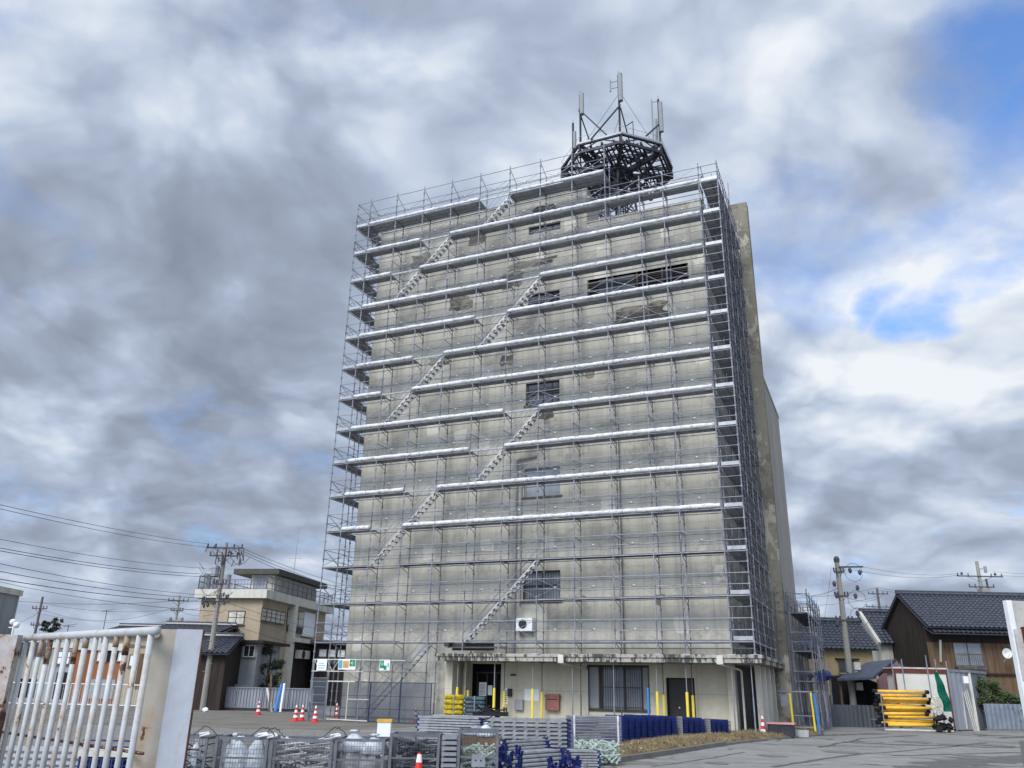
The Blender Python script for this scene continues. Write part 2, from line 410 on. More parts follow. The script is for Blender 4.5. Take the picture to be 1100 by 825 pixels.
b0 = billow(4.4, (0, 0, 0)); b1 = billow(4.4, (.04, .07, 0)); n3 = wnoise(PL, .8, 3, .5, 0, 1.3)
b = wmath('ADD', wmath('ADD', wmath('MULTIPLY', n1, .6), wmath('MULTIPLY', n2, .25)), wmath('MULTIPLY', b0, .19))
b = wmath('ADD', b, wmath('MULTIPLY', wmath('SUBTRACT', b0, b1), .28))
b = wmath('ADD', wmath('MULTIPLY', wmath('SUBTRACT', b, .52), .85), .525)
SKYB = [  # (px, py, radius, brightness offset)
    (140, 330, 220, -.13), (300, 430, 150, -.12), (230, 230, 150, -.05), (60, 480, 90, .05), (180, 520, 80, .03), (500, 90, 120, -.03), (120, 470, 110, .03),
    (40, 110, 130, .14), (330, 60, 160, .07), (560, 170, 120, .10), (700, 60, 200, .08), (450, 140, 90, .06), (420, 200, 100, -.04),
    (100, 640, 200, .06), (300, 560, 110, .03), (880, 100, 200, .12), (960, 420, 120, .2), (1060, 350, 90, .25), (880, 390, 80, .12), (1000, 510, 90, -.06), (900, 590, 160, .03), (1000, 470, 60, .1),
    (1060, 600, 70, .10), (1080, 480, 60, .05), (900, 260, 90, -.02), (250, 20, 120, .05)]
for px, py, r, k in SKYB: b = wmath('ADD', b, wmath('MULTIPLY', blob(px, py, r, 1.3), k))
cloudcol = wramp(b, [(.18, (.255, .30, .385)), (.36, (.335, .39, .50)), (.5, (.425, .495, .635)), (.64, (.57, .65, .785)), (.86, (.87, .91, .96))])
# extra glow added to unseen cloud round the veiled sun, brightening the wall
sdir = (math.sin(SUN_AZ)*math.cos(SUN_EL), math.cos(SUN_AZ)*math.cos(SUN_EL), math.sin(SUN_EL))
gd = wnew('ShaderNodeVectorMath', operation='DISTANCE'); wl(DIR, gd.inputs[0]); gd.inputs[1].default_value = sdir
gm = wnew('ShaderNodeMapRange'); gm.interpolation_type = 'SMOOTHSTEP'; gm.inputs[1].default_value = 1.25; gm.inputs[2].default_value = .1; gm.inputs[3].default_value = 1.0; gm.inputs[4].default_value = 4.5
wl(gd.outputs['Value'], gm.inputs[0])
gx = wnew('ShaderNodeVectorMath', operation='SCALE'); wl(cloudcol, gx.inputs[0]); wl(gm.outputs[0], gx.inputs['Scale']); cloudcol = gx.outputs[0]
# holes of blue
h = wmath('MULTIPLY', blob(1112, 28, 58, 1.2), 1.0)
for px, py, r, k in ((1075, 110, 50, .5), (1055, 255, 60, .75), (1095, 220, 55, .7), (1000, 350, 26, 1.0), (972, 335, 24, .9), (1028, 345, 22, .9), (1050, 310, 30, .9), (1080, 285, 35, .9), (860, 240, 100, .5), (900, 110, 60, .3), (880, 300, 80, .45), (1170, 130, 90, .8), (940, 280, 50, .45)):
    h = wmath('MAXIMUM', h, wmath('MULTIPLY', blob(px, py, r, .9), k))
h = wmath('SUBTRACT', h, wmath('MULTIPLY', wmath('SUBTRACT', n2, .42), 2.4), clamp=True); h = wmath('MULTIPLY', h, .95)
bgs = wnew('ShaderNodeBackground'); bgs.inputs[1].default_value = .15
skc = wnew('ShaderNodeMix', data_type='RGBA', blend_type='MULTIPLY'); skc.inputs[0].default_value = 1; wl(sky.outputs[0], skc.inputs[6]); skc.inputs[7].default_value = (1.0, 1.35, 1.8, 1)
wl(skc.outputs[2], bgs.inputs[0])
bgc = wnew('ShaderNodeBackground'); bgc.inputs[1].default_value = 1.0; wl(cloudcol, bgc.inputs[0])
mx = wnew('ShaderNodeMixShader'); wl(h, mx.inputs[0]); wl(bgc.outputs[0], mx.inputs[1]); wl(bgs.outputs[0], mx.inputs[2])
wo = wnew('ShaderNodeOutputWorld'); wl(mx.outputs[0], wo.inputs[0])

sl = bpy.data.lights.new('sun', 'SUN'); sl.energy = 2.2; sl.angle = rad(22); sl.color = (1, .95, .87)
so = bpy.data.objects.new('sun', sl); col.objects.link(so)
sd = Vector((math.sin(SUN_AZ)*math.cos(SUN_EL), math.cos(SUN_AZ)*math.cos(SUN_EL), math.sin(SUN_EL)))
so.rotation_euler = sd.to_track_quat('Z', 'Y').to_euler()
sc.view_settings.view_transform = 'Standard'; sc.view_settings.look = 'None'; sc.view_settings.exposure = 0.; sc.view_settings.gamma = 1.
sc.cycles.max_bounces = 4; sc.cycles.diffuse_bounces = 2; w.cycles.sampling_method = 'MANUAL'; w.cycles.sample_map_resolution = 512; sc.cycles.transparent_max_bounces = 12

# ================================================================== GROUND
g = MB(); g.quad((-900, -300, 0), (900, -300, 0), (900, 1500, 0), (-900, 1500, 0)); struct(g.build('ground', M['asphalt']))
g = MB(); g.add([(x, y, .004) for x, y in ((-60, 33.5), (-6, 33.5), (-3.2, 38.6), (-10, 50), (-14, 60), (-70, 60))], [(0, 1, 2, 3, 4, 5)]); struct(g.build('car_park', M['oldasphalt']))
g = MB(); g.add([(x, y, .006) for x, y in ((-40, 9), (0.6, 9), (1.2, 20.5), (2.6, 26), (3.0, 31), (-5.5, 32.8), (-40, 33.2))], [tuple(range(7))]); struct(g.build('gravel_yard', M['gravel']))

# ================================================================== MAIN BUILDING (frame a right, b back)
bl = thing('concrete_building', 'tall weathered concrete building wrapped in scaffolding, with a dark ground-floor doorway', 'building', ORI, -YAW)
AL, AR, BF = -19.12, -.15, 1.25
ZT, ZL_ = 27.06, 24.95
def rect(p, q):
    a0, z0 = onb(*p, BF); a1, z1 = onb(*q, BF); return (min(a0, a1), max(a0, a1), min(z0, z1), max(z0, z1))
HOL = {'louvre_band': (-6.22, -1.0, 20.45, 21.55), 'stair1': (-9.56, -7.7, 24.1, 25.45), 'stair2': (-9.55, -7.75, 20.3, 21.3), 'stair3': (-9.58, -7.76, 15.05, 16.25),
       'stair4': (-9.6, -7.72, 10.35, 11.75), 'stair5': (-9.58, -7.72, 5.45, 6.8)}
LOW = {'doorway': (-12.19, -10.6, .04, 2.66), 'window': (-6.5, -3.7, .85, 2.66), 'door': (-3.0, -1.8, .04, 2.17)}
def holed(mb, x0, x1, z0, z1, y, holes, depth=.25):
    xs = sorted({x0, x1, *[h[0] for h in holes], *[h[1] for h in holes]}); zs = sorted({z0, z1, *[h[2] for h in holes], *[h[3] for h in holes]})
    for i in range(len(xs)-1):
        for j in range(len(zs)-1):
            cx, cz = (xs[i]+xs[i+1])/2, (zs[j]+zs[j+1])/2
            if any(h[0] < cx < h[1] and h[2] < cz < h[3] for h in holes): continue
            mb.quad((xs[i], y, zs[j]), (xs[i+1], y, zs[j]), (xs[i+1], y, zs[j+1]), (xs[i], y, zs[j+1]))
    for a0, a1, c0, c1 in holes:
        e = y+depth
        mb.quad((a0, y, c0), (a0, e, c0), (a0, e, c1), (a0, y, c1)); mb.quad((a1, y, c0), (a1, y, c1), (a1, e, c1), (a1, e, c0))
        mb.quad((a0, y, c1), (a0, e, c1), (a1, e, c1), (a1, y, c1)); mb.quad((a0, y, c0), (a1, y, c0), (a1, e, c0), (a0, e, c0))
wm = MB(); hs = list(HOL.values())
holed(wm, AL, AR, 2.98, ZL_, BF, hs[:1]+[h for h in hs if h[3] < ZL_]); 
# tall left block's front (above the lower parapet), with the top stair window cut across the joint
holed(wm, AL, -6.2, ZL_+.0, ZT, BF, [(HOL['stair1'][0], HOL['stair1'][1], ZL_, HOL['stair1'][3])])
wm2 = MB()
wm.v = [v for v in wm.v]
front = wm.build('front_wall', M['wall'], bl)
# (stair1 crosses ZL_: lower half cut in the first sheet)
wm = MB(); holed(wm, AL, -12.95, 0, 2.98, BF, []); wm.build('front_wall', M['wall'], bl)
wm = MB(); holed(wm, -12.95, AR, 0, 2.98, BF, list(LOW.values()), .3); wm.build('ground_floor_wall', M['cream'], bl)
DB = 9.0
wm = MB()
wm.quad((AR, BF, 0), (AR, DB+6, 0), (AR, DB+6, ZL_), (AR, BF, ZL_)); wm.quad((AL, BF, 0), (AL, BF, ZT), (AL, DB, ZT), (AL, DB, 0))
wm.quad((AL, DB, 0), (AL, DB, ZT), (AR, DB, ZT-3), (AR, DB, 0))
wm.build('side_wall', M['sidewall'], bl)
wm = MB(); wm.quad((AL, BF+.3, ZL_-1.2), (AR, BF+.3, ZL_-1.2), (AR, DB, ZL_-1.2), (AL, DB, ZL_-1.2)); wm.build('roof', M['canopyc'], bl)
wm = MB(); wm.box(-6.2, AR, BF+.002, BF+.3, ZL_-1.3, ZL_+.002); wm.box(AR-.3, AR+.002, BF+.31, 7.65, ZL_-1.3, ZL_+.002); wm.box(-6.24, AR+.03, BF-.04, BF+.34, ZL_+.003, ZL_+.06); wm.build('parapet', M['wall'], bl)
wm = MB(); wm.quad((-6.2, BF, ZL_), (-6.2, 3.4, ZL_), (-6.2, 3.4, ZT), (-6.2, BF, ZT)); wm.quad((AL, 3.4, ZL_-1.2), (AL, 3.4, ZT), (-6.2, 3.4, ZT), (-6.2, 3.4, ZL_-1.2)); wm.quad((-6.2, BF+.31, ZL_-1.2), (-6.2, 3.4, ZL_-1.2), (-6.2, 3.4, ZL_), (-6.2, BF+.31, ZL_))
wm.box(AL-.04, -6.16, BF-.05, 3.45, ZT, ZT+.08); wm.build('rooftop_block', M['wall'], bl)
# slab + rear wing
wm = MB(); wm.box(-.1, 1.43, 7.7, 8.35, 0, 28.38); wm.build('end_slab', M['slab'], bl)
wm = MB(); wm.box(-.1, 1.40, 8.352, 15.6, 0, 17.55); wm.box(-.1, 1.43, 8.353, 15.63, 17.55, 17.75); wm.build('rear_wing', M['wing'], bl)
wm = MB(); wm.tube((.45, 8, 28.3), (.45, 8, 30.1), .03, 5); wm.tube((.45, 8, 30.1), (.45, 8, 31.2), .012, 4); wm.build('lightning_rod', M['steelgrey'], bl)
# windows
for k, (nm, (a0, a1, z0, z1)) in enumerate(HOL.items()):
    y = BF+.17
    if nm == 'louvre_band':
        w_ = MB(); w_.box(a0, a1, y+.05, y+.08, z0, z1); W_ = w_.build('window', M['black'], bl)
        s_ = MB()
        for i in range(9):
            zz = z0+.06+i*(z1-z0-.1)/9; s_.box(a0, a1, y-.1, y+.02, zz, zz+.028)
        for i in range(5): s_.box(a0+i*(a1-a0-.06)/4, a0+i*(a1-a0-.06)/4+.06, y-.12, y+.05, z0, z1)
        s_.build('louvre', M['frame'], W_)
        s_ = MB(); s_.box(a0+.6, a0+2.5, y-.14, y-.125, z0+.2, z1-.1); s_.build('louvre_panel', M['glass'], W_)
    else:
        gm = M['glass'] if k in (1, 2, 3) else M['paleglass']
        w_ = MB(); w_.box(a0, a1, y, y+.02, z0, z1); W_ = w_.build('window', gm, bl)
        f_ = MB()
        for x in (a0, (a0+a1)/2-.03, a1-.06): f_.box(x, x+.06, y-.05, y-.001, z0, z1)
        for z in (z0, (z0+z1)/2-.02, z1-.05): f_.box(a0+.061, a1-.061, y-.045, y-.002, z, z+.05)
        f_.build('window_frame', M['frame'] if k != 4 else M['steelgrey'], W_)
        if k == 5 or k == 4:
            f_ = MB()
            if k == 5:
                for i in range(14): x = a0+.07+i*(a1-a0-.14)/13; f_.tube((x, BF+.02, z0), (x, BF+.02, z1), .016, 4)
                for z in (z0+.08, z1-.08, (z0+z1)/2): f_.bar((a0, BF+.05, z), (a1, BF+.05, z), .02, .03)
            f_.build('window_bars', M['frame'], W_) if k == 5 else None
    s_ = MB(); s_.box(a0-.1, a1+.1, BF-.07, BF-.003, z0-.1, z0-.02); s_.build('window_sill', M['canopyc'], bl)
# spalled / boarded panels and stains that the photo shows round the openings
w_ = MB(); rr = random.Random(3)
def stainshape(a0, a1, z0, z1, n=18):
    cx, cz = (a0+a1)/2, (z0+z1)/2; pts = []
    for i in range(n):
        t = 2*math.pi*i/n; q = 1+rr.uniform(-.22, .22); c_, s_ = math.cos(t), math.sin(t); m_ = max(abs(c_), abs(s_))
        pts.append((cx+(a1-a0)/2*q*c_/m_*.95, BF-.004, cz+(z1-z0)/2*q*s_/m_*.95))
    q_ = MB(); q_.add(pts, [tuple(range(n))]); q_.build('spalled_patch', SPM, bl)
SPM = concrete('exposed_dark_concrete', (.26, .24, .195), patch=False, joints=0, dark=.8, dthr=.52)
for a in ((-16.9, -15.6, 24.2, 25.2), (-13.2, -12.2, 25.0, 25.9), (-14.3, -12.9, 21.1, 22.0), (-11.3, -9.8, 21.9, 22.8), (-10.6, -8.0, 22.9, 23.4), (-9.4, -7.8, 25.7, 26.6), (-15.4, -14.1, 17.9, 18.5), (-4.9, -2.0, 18.7, 19.7), (-11.1, -10.3, 17.4, 18.0), (-9.1, -8.0, 14.2, 14.8), (-6.4, -5.9, 16.1, 16.5), (-3.3, -3.1, 5.1, 5.6)):
    stainshape(*a)
# drain pipes on the front wall
w_ = MB()
w_.tube((-9.95, BF-.1, 3.0), (-9.95, BF-.1, 12.2), .05, 6); w_.tube((-9.95, BF-.1, 12.2), (-8.9, BF-.1, 12.35), .05, 6); w_.tube((-9.7, BF-.08, 5.2), (-9.7, BF-.08, 12.0), .03, 6)
for z in range(4, 12, 2): w_.box(-10.02, -9.88, BF-.09, BF-.004, z, z+.05)
w_.build('duct_pipe', M['steelgrey'], bl)
w_ = MB(); w_.tube((-4.75, BF-.06, 3.0), (-4.75, BF-.06, 13.5), .022, 5); w_.tube((-2.1, BF-.05, 3.1), (-2.1, BF-.05, 24), .014, 4); w_.build('conduit', M['dark_rail'], bl)
# air conditioner on brackets
ac = MB(); ac.box(-9.75, -8.95, BF-.36, BF-.01, 4.07, 4.65); AC = ac.build('air_conditioner', M['white'], bl)
ac = MB(); ac.lathe([(.2, 0), (.2, .02)], 14); ac.v = [(-9.42+x, BF-.365-z, 4.38+y) for x, y, z in ac.v]; ac.build('fan_grille', M['steeldark'], AC)
ac = MB(); ac.bar((-9.6, BF-.3, 4.05), (-9.6, BF, 3.85), .03, .03); ac.build('bracket', M['steelgrey'], AC); ac = MB(); ac.bar((-9.05, BF-.3, 4.05), (-9.05, BF, 3.85), .03, .03); ac.build('bracket', M['steelgrey'], AC)
# doorway
w_ = MB(); w_.box(-12.19, -10.6, BF+.95, BF+1, .04, 2.66); w_.box(-12.21, -12.19, BF+.3, BF+.95, .04, 2.66); w_.box(-10.6, -10.58, BF+.3, BF+.95, .04, 2.66); w_.build('doorway', M['black'], bl)
w_ = MB()
for x in (-12.1, -11.6, -11.15): w_.box(x, x+.05, BF+.6, BF+.64, .04, 2.3)
w_.box(-12.18, -10.62, BF+.6, BF+.64, 2.25, 2.31); w_.build('door_frame', M['frame'], bl)
w_ = MB(); w_.box(-11.95, -11.57, BF+.56, BF+.58, 1.25, 1.85); w_.box(-11.5, -11.28, BF+.56, BF+.58, 1.3, 1.72); nt = w_.build('paper_notice', M['paper'], bl)
w_ = MB()
for z in [1.32+.06*i for i in range(8)]: w_.box(-11.9, -11.64, BF+.557, BF+.559, z, z+.015)
w_.build('print_lines', M['steeldark'], nt)
# barred window
w_ = MB(); w_.box(-6.5, -3.7, BF+.2, BF+.22, .85, 2.66); W_ = w_.build('window', M['paleglass'], bl)
w_ = MB()
for x in (-6.5, -5.98, -5.9, -4.85, -4.1, -3.76): w_.box(x, x+.06, BF+.12, BF+.198, .85, 2.66)
w_.box(-6.5, -3.7, BF-.05, BF+.11, .77, .86); w_.box(-6.438, -3.762, BF+.13, BF+.197, 2.56, 2.65); w_.build('window_frame', M['frame'], W_)
w_ = MB()
for i in range(18): x = -5.85+i*.1; w_.tube((x, BF+.05, .87), (x, BF+.05, 2.6), .014, 4)
for z in (.95, 1.75, 2.5): w_.bar((-5.9, BF+.08, z), (-4.05, BF+.08, z), .02, .03)
w_.build('window_bars', M['frame'], W_)
w_ = MB(); w_.box(-6.43, -6.0, BF+.15, BF+.19, .9, 2.6); w_.build('blind', M['greywall'], W_); w_ = MB(); w_.box(-4.03, -3.8, BF+.15, BF+.19, .9, 2.6); w_.build('blind', M['greywall'], W_)
# right door
w_ = MB(); w_.box(-2.94, -1.86, BF+.18, BF+.22, .04, 2.12); D_ = w_.build('door', M['darkdoor'], bl)
w_ = MB(); w_.box(-3, -2.94, BF+.1, BF+.24, .04, 2.17); w_.box(-1.86, -1.8, BF+.1, BF+.24, .04, 2.17); w_.box(-2.94, -1.86, BF+.1, BF+.24, 2.12, 2.17); w_.build('door_frame', M['black'], D_)
w_ = MB(); w_.tube((-2.5, BF+.18, 1.0), (-2.5, BF+.12, 1.0), .035, 8); w_.build('handle', M['white'], D_)
# wall fittings
w_ = MB(); w_.box(-8.35, -7.72, BF-.2, BF-.003, .75, 1.42); w_.box(-8.39, -7.68, BF-.24, BF-.0035, 1.3, 1.36); mbx = w_.build('mailbox', M['redbox'], bl)
w_ = MB(); w_.box(-8.3, -7.8, BF-.206, BF-.2, 1.18, 1.21); w_.build('slot', M['rubber'], mbx)
w_ = MB(); w_.box(-9.85, -9.45, BF-.16, BF-.003, .72, 1.16); w_.build('meter_box', M['steelgrey'], bl)
w_ = MB(); w_.box(-10.4, -10.24, BF-.02, BF-.003, .95, 1.62); ps = w_.build('nameplate', M['paper'], bl)
w_ = MB()
for i in range(6): w_.box(-10.35, -10.29, BF-.023, BF-.021, 1.02+i*.09, 1.07+i*.09)
w_.build('plate_writing', M['steeldark'], ps)
w_ = MB(); w_.box(-10.22, -10.02, BF-.12, BF-.003, 1.27, 1.6); w_.build('intercom', M['steeldark'], bl)
w_ = MB(); w_.box(-9.42, -8.72, BF-.012, BF-.003, 1.12, 1.6); w_.build('notice_board', M['paper'], bl)
w_ = MB(); w_.box(-10.1, -9.85, BF-.1, BF-.003, 2.15, 2.22); w_.build('vent_hood', M['steeldark'], bl)
# canopy
w_ = MB(); w_.box(-12.95, 1.2, -.7, BF-.004, 2.72, 2.98); w_.box(AR+.004, 1.2, BF-.003, 12.6, 2.721, 2.979); cn = w_.build('canopy', M['fascia'], bl)
w_ = MB(); w_.box(-13.0, 1.25, -.75, -.701, 2.9, 3.03); w_.box(1.201, 1.25, -.7, 12.6, 2.9, 3.03); w_.build('canopy_edge', M['fascia'], cn)
for x in (-6.95, -.35):
    w_ = MB(); w_.box(x-.12, x+.12, -.86, -.752, 2.66, 3.0); w_.tube((x, -.8, 2.66), (x+.5, .9, 2.5), .045, 6); w_.tube((x+.5, .9, 2.5), (x+.5, BF-.07, 2.45), .045, 6); w_.tube((x+.5, BF-.07, 2.45), (x+.5, BF-.07, .1), .045, 6); w_.build('downpipe', M['whitewall'], cn)
w_ = MB(); w_.box(-12.9, -12.55, .2, BF-.004, 0, 2.719); w_.box(-12.3, -12.2, .9, BF-.004, 0, 2.719); w_.build('pillar', M['cream'], bl)
w_ = MB(); w_.box(-.42, -.12, BF-.2, BF-.004, 0, 2.72); w_.build('corner_pillar', M['cream'], bl)
for k in range(6):
    y = 1.6+k*1.6; w_ = MB(); w_.box(.62, .84, y, y+.22, 0, 2.719); w_.build('canopy_post', M['whitewall'], bl)
w_ = MB(); w_.quad((.1, 11.5, 0), (1.0, 11.5, 0), (1.0, 11.5, 2.7), (.1, 11.5, 2.7)); w_.quad((AR+.02, 1.6, 0), (AR+.02, 11.5, 0), (AR+.02, 11.5, 2.7), (AR+.02, 1.6, 2.7)); w_.build('dark_backing', M['steeldark'], bl)  # flat dark sheets over the side wall and across the canopy's rear end
w_ = MB(); w_.box(-12.8, -9.9, .1, .3, 3.3, 3.36); w_.box(-12.95, -12.7, .0, .6, 3.35, 3.55); w_.box(-12.7, -10.6, .35, .4, 3.2, 3.5); w_.build('sign_box', M['frame'], cn)

# ================================================================== SCAFFOLDING
U = [0, 1.8, 3.0, 4.8]+[4.8+1.8*i for i in range(1, 9)]
AP = [-u for u in U]                       # post columns along the front
Z1 = 3.56
def zl(k): return Z1+1.8*(k-1)
scf = thing('scaffolding', 'silver tube scaffolding with white rolled sheets wrapped round the tall concrete building', 'scaffolding', ORI, -YAW)
def post(x, y, z0, z1, r=.028):
    m = MB(); m.tube((x, y, z0), (x, y, z1), r, 6)
    z = math.ceil((z0-Z1)/.45)*.45+Z1
    while z < z1-.05:
        m.tube((x, y, z-.04), (x, y, z+.04), .052, 6); z += .45
    return m
for i, a in enumerate(AP):
    top = zl(14)+1.72 if U[i] >= 4.8 else zl(13)+1.05
    z0 = 0 if U[i] > 13.3 else 3.05
    post(a, 0, z0, top+.1).build('standard', M['galv'], scf)
    post(a, .9, z0, top-(.45 if U[i] >= 4.8 else .1)).build('standard', M['galv'], scf)
YS = [0, 1.8, 3.6, 5.4, 7.2]
for y in YS:
    post(.9, y, 3.05, zl(13)+1.05+.05*(y == 0)).build('standard', M['galv'], scf)
    if y > 0: post(.1, y, 3.05, zl(13)+.6).build('standard', M['galv'], scf)
    post(-20.1, y, 0, zl(14)+1.72).build('standard', M['galv'], scf)
    if y > 0: post(-19.3, y, 0, zl(14)+1.2).build('standard', M['galv'], scf)
# decks with gaps at the stair bays: level -> list of (u0,u1)
DK = {14: [(19.2, 12), (10.2, 4.8)], 13: [(19.2, 15.6), (13.8, 0)], 12: [(19.2, 17.4), (15.6, 0)], 11: [(19.2, 10.2), (8.4, 0)], 10: [(19.2, 12), (10.2, 0)],
      9: [(19.2, 15.6), (13.8, 0)], 8: [(19.2, 17.4), (15.6, 0)], 7: [(19.2, 10.2), (8.4, 0)], 6: [(19.2, 12), (10.2, 0)], 5: [(19.2, 15.6), (13.8, 0)],
      4: [(19.2, 17.4), (15.6, 0)], 3: [(19.2, 17.4), (15.6, 0)], 2: [(19.2, 10.2), (8.4, 0)], 1: [(19.2, 15.6), (12, 0)]}
def planks(mb, p, q, width, off, z):
    "two perforated planks from p to q (xy), spread sideways from off"
    p = Vector((*p, 0)); q = Vector((*q, 0)); d = (q-p).normalized(); s = Vector((-d.y, d.x, 0)); L = (q-p).length
    for o, w2 in ((off, width*.6), (off+width*.64, width*.34)):
        c = s*(o+w2/2)
        mb.bar(p+c+Vector((0, 0, z+.02)), q+c+Vector((0, 0, z+.02)), w2, .025)
        for e in (o+.012, o+w2-.012): mb.bar(p+s*e+Vector((0, 0, z-.012)), q+s*e+Vector((0, 0, z-.012)), .022, .05)
        x = .25
        while x < L:
            mb.bar(p+d*x+s*(o+.03)+Vector((0, 0, z-.008)), p+d*x+s*(o+w2-.03)+Vector((0, 0, z-.008)), .035, .03); x += .3
R2 = random.Random(11)
def roll(mb, p, q, z, ry=.075, rz=.1):
    "sheet rolled up and tied along the edge: an oval, lumpy sausage, pinched at the ties"
    p = Vector((*p, 0)); q = Vector((*q, 0)); L = (q-p).length; d = (q-p)/L; s = Vector((-d.y, d.x, 0)); n = max(6, int(L/.2)); N = 8; vs = []
    for i in range(n+1):
        x = L*i/n; tie = abs(((x+.45) % .9)-.45) < .06
        k = (.78 if tie else 1.0)*R2.uniform(.93, 1.05); dz = R2.uniform(-.004, .004); c = p+d*x+Vector((0, 0, z+dz))
        for j in range(N):
            a = 2*math.pi*j/N; vs.append(c+s*(ry*k*math.cos(a))+Vector((0, 0, rz*k*math.sin(a)*(1.0+.1*R2.uniform(-1, 1)))))
    fs = [(i*N+j, i*N+(j+1) % N, (i+1)*N+(j+1) % N, (i+1)*N+j) for i in range(n) for j in range(N)]+[tuple(range(N-1, -1, -1)), tuple(n*N+j for j in range(N))]
    mb.add(vs, fs)
for k, runs in DK.items():
    for (u0, u1) in runs:
        if k >= 4 or True:
            m = MB(); planks(m, (-u0, .08), (-u1, .08), (.78 if k == 14 else .5), 0, zl(k)+.02)
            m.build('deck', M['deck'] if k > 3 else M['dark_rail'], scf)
        if k >= 4:
            m = MB(); roll(m, (-u0+.05, -.02), (-u1-.05, -.02), zl(k)+.13); m.build('rolled_sheet', M['tarp'], scf, True)
# thin pale edge boards across the stair gaps
for k, runs in DK.items():
    if 4 <= k and len(runs) == 2:
        m = MB(); m.box(-runs[0][1]+.04, -runs[1][0]-.04, -.03, .0, zl(k)-.03, zl(k)+.05); m.build('edge_board', M['silver'], scf)
for k in range(1, 14):
    m = MB(); planks(m, (.52-.42, 0.05), (.52-.42, 7.2), -.72, -.04, zl(k)+.02)
    m.box(.12, .88, -.035, -.012, zl(k)+.04, zl(k)+.2); m.build('deck', M['deck'], scf)
for k in range(2, 15):
    m = MB(); planks(m, (-19.38, .0), (-19.38, 7.2), .66, .0, zl(k)+.02)
    m.box(-20.05, -19.3, -.035, -.012, zl(k)+.04, zl(k)+.2) if k > 3 else None
    m.build('deck', M['deck'], scf)
    if k > 3:
        m = MB(); planks(m, (-20.08, .08), (-19.2, .08), .76, 0, zl(k)+.018); m.build('deck', M['deck'], scf)
# ledgers, guard rails, braces: one run per level and face
for k in range(1, 15):
    z = zl(k); top = 14 if True else 13
    amax = -4.8 if k == 14 else 0
    m = MB(); n_ = MB(); h_ = MB(); cl = MB()
    bays = [(AP[i+1], AP[i]) for i in range(len(AP)-1) if AP[i] <= amax+.01]
    for (x0, x1) in bays:
        L = x1-x0
        m.tube((x0, 0, z-.02), (x1, 0, z-.02), .022, 5); n_.tube((x0, .9, z-.02), (x1, .9, z-.02), .02, 5)
        for dz in (.45, .9): m.tube((x0, -.01, z+dz), (x1, -.01, z+dz), .0165, 5)
        n_.tube((x0, .9, z+.9), (x1, .9, z+.9), .015, 4)
        if k in (2, 3): n_.tube((x0, .9, z+.45), (x1, .9, z+.45), .014, 4)
        if L > 1.3:
            h_.tube((x0, -.02, z+.93), (x1, -.02, z+.1), .011, 4); h_.tube((x0, -.03, z+.1), (x1, -.03, z+.93), .011, 4)
            cl.box((x0+x1)/2-.04, (x0+x1)/2+.04, -.06, -.035, z+.5, z+.53)
        else: h_.tube((x0, -.02, z+.93), (x1, -.02, z+.1), .011, 4)
        if k == 14:
            m.tube((x0, -.01, z+1.62), (x1, -.01, z+1.62), .018, 5); n_.tube((x0, .9, z+1.2), (x1, .9, z+1.2), .015, 4)
    for a in AP:
        if a > amax+.01: continue
        m.bar((a, -.02, z-.03), (a, .92, z-.03), .045, .06)
        m.tube((a, .02, z-.06), (a, .88, z-.32), .016, 4)
        if k == 14: m.tube((a, 0, z+1.62), (a, .9, z+1.2), .018, 4)
        elif k % 3 == 0: n_.tube((a, 0, z+.9), (a, .9, z+.9), .015, 4)
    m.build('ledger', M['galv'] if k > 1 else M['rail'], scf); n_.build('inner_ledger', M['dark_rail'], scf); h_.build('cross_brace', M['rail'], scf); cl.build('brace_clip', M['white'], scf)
# wall ties
m = MB()
for k in range(2, 14, 2):
    for a in AP[::2]: m.tube((a, .9, zl(k)+.2), (a+.1, BF, zl(k)+.2), .02, 4)
m.build('wall_tie', M['dark_rail'], scf)
# right face
for k in range(1, 14):
    z = zl(k); m = MB(); h_ = MB()
    m.tube((0, 0, z-.02), (.9, 0, z-.02), .022, 5)
    for dz in (.45, .9): m.tube((0, -.01, z+dz), (.9, -.01, z+dz), .018, 5)
    m.tube((0, -.01, z+1.35), (.9, -.01, z+1.35), .014, 4) if k < 13 else None
    for y0, y1 in zip(YS, YS[1:]):
        m.tube((.9, y0, z-.02), (.9, y1, z-.02), .022, 5)
        for dz in (.45, .9): m.tube((.91, y0, z+dz), (.91, y1, z+dz), .016, 4)
        h_.tube((.92, y0, z+.93), (.92, y1, z+.1), .011, 4); h_.tube((.93, y0, z+.1), (.93, y1, z+.93), .011, 4)
        ym = (y0+y1)/2; h_.tube((.12, y0, z+.93), (.12, y1, z+.1), .013, 4); h_.tube((.11, y0, z+.45), (.11, y1, z+.45), .014, 4); h_.tube((.9, ym, z), (.9, ym, z+1.8 if k < 13 else z+.95), .018, 4); h_.tube((.5, ym, z), (.5, ym, z+1.0), .016, 4)
        h_.tube((.1, y0, z+.0), (.1, y1, z+.0), .02, 4); h_.tube((.1, y0, z+.9), (.1, y1, z+.9), .014, 4)
        m.bar((.08, y1, z-.03), (.92, y1, z-.03), .045, .06); m.tube((.12, y1, z-.06), (.88, y1, z-.32), .016, 4)
    m.build('side_ledger', M['rail'], scf); h_.build('side_brace', M['dark_rail'], scf)
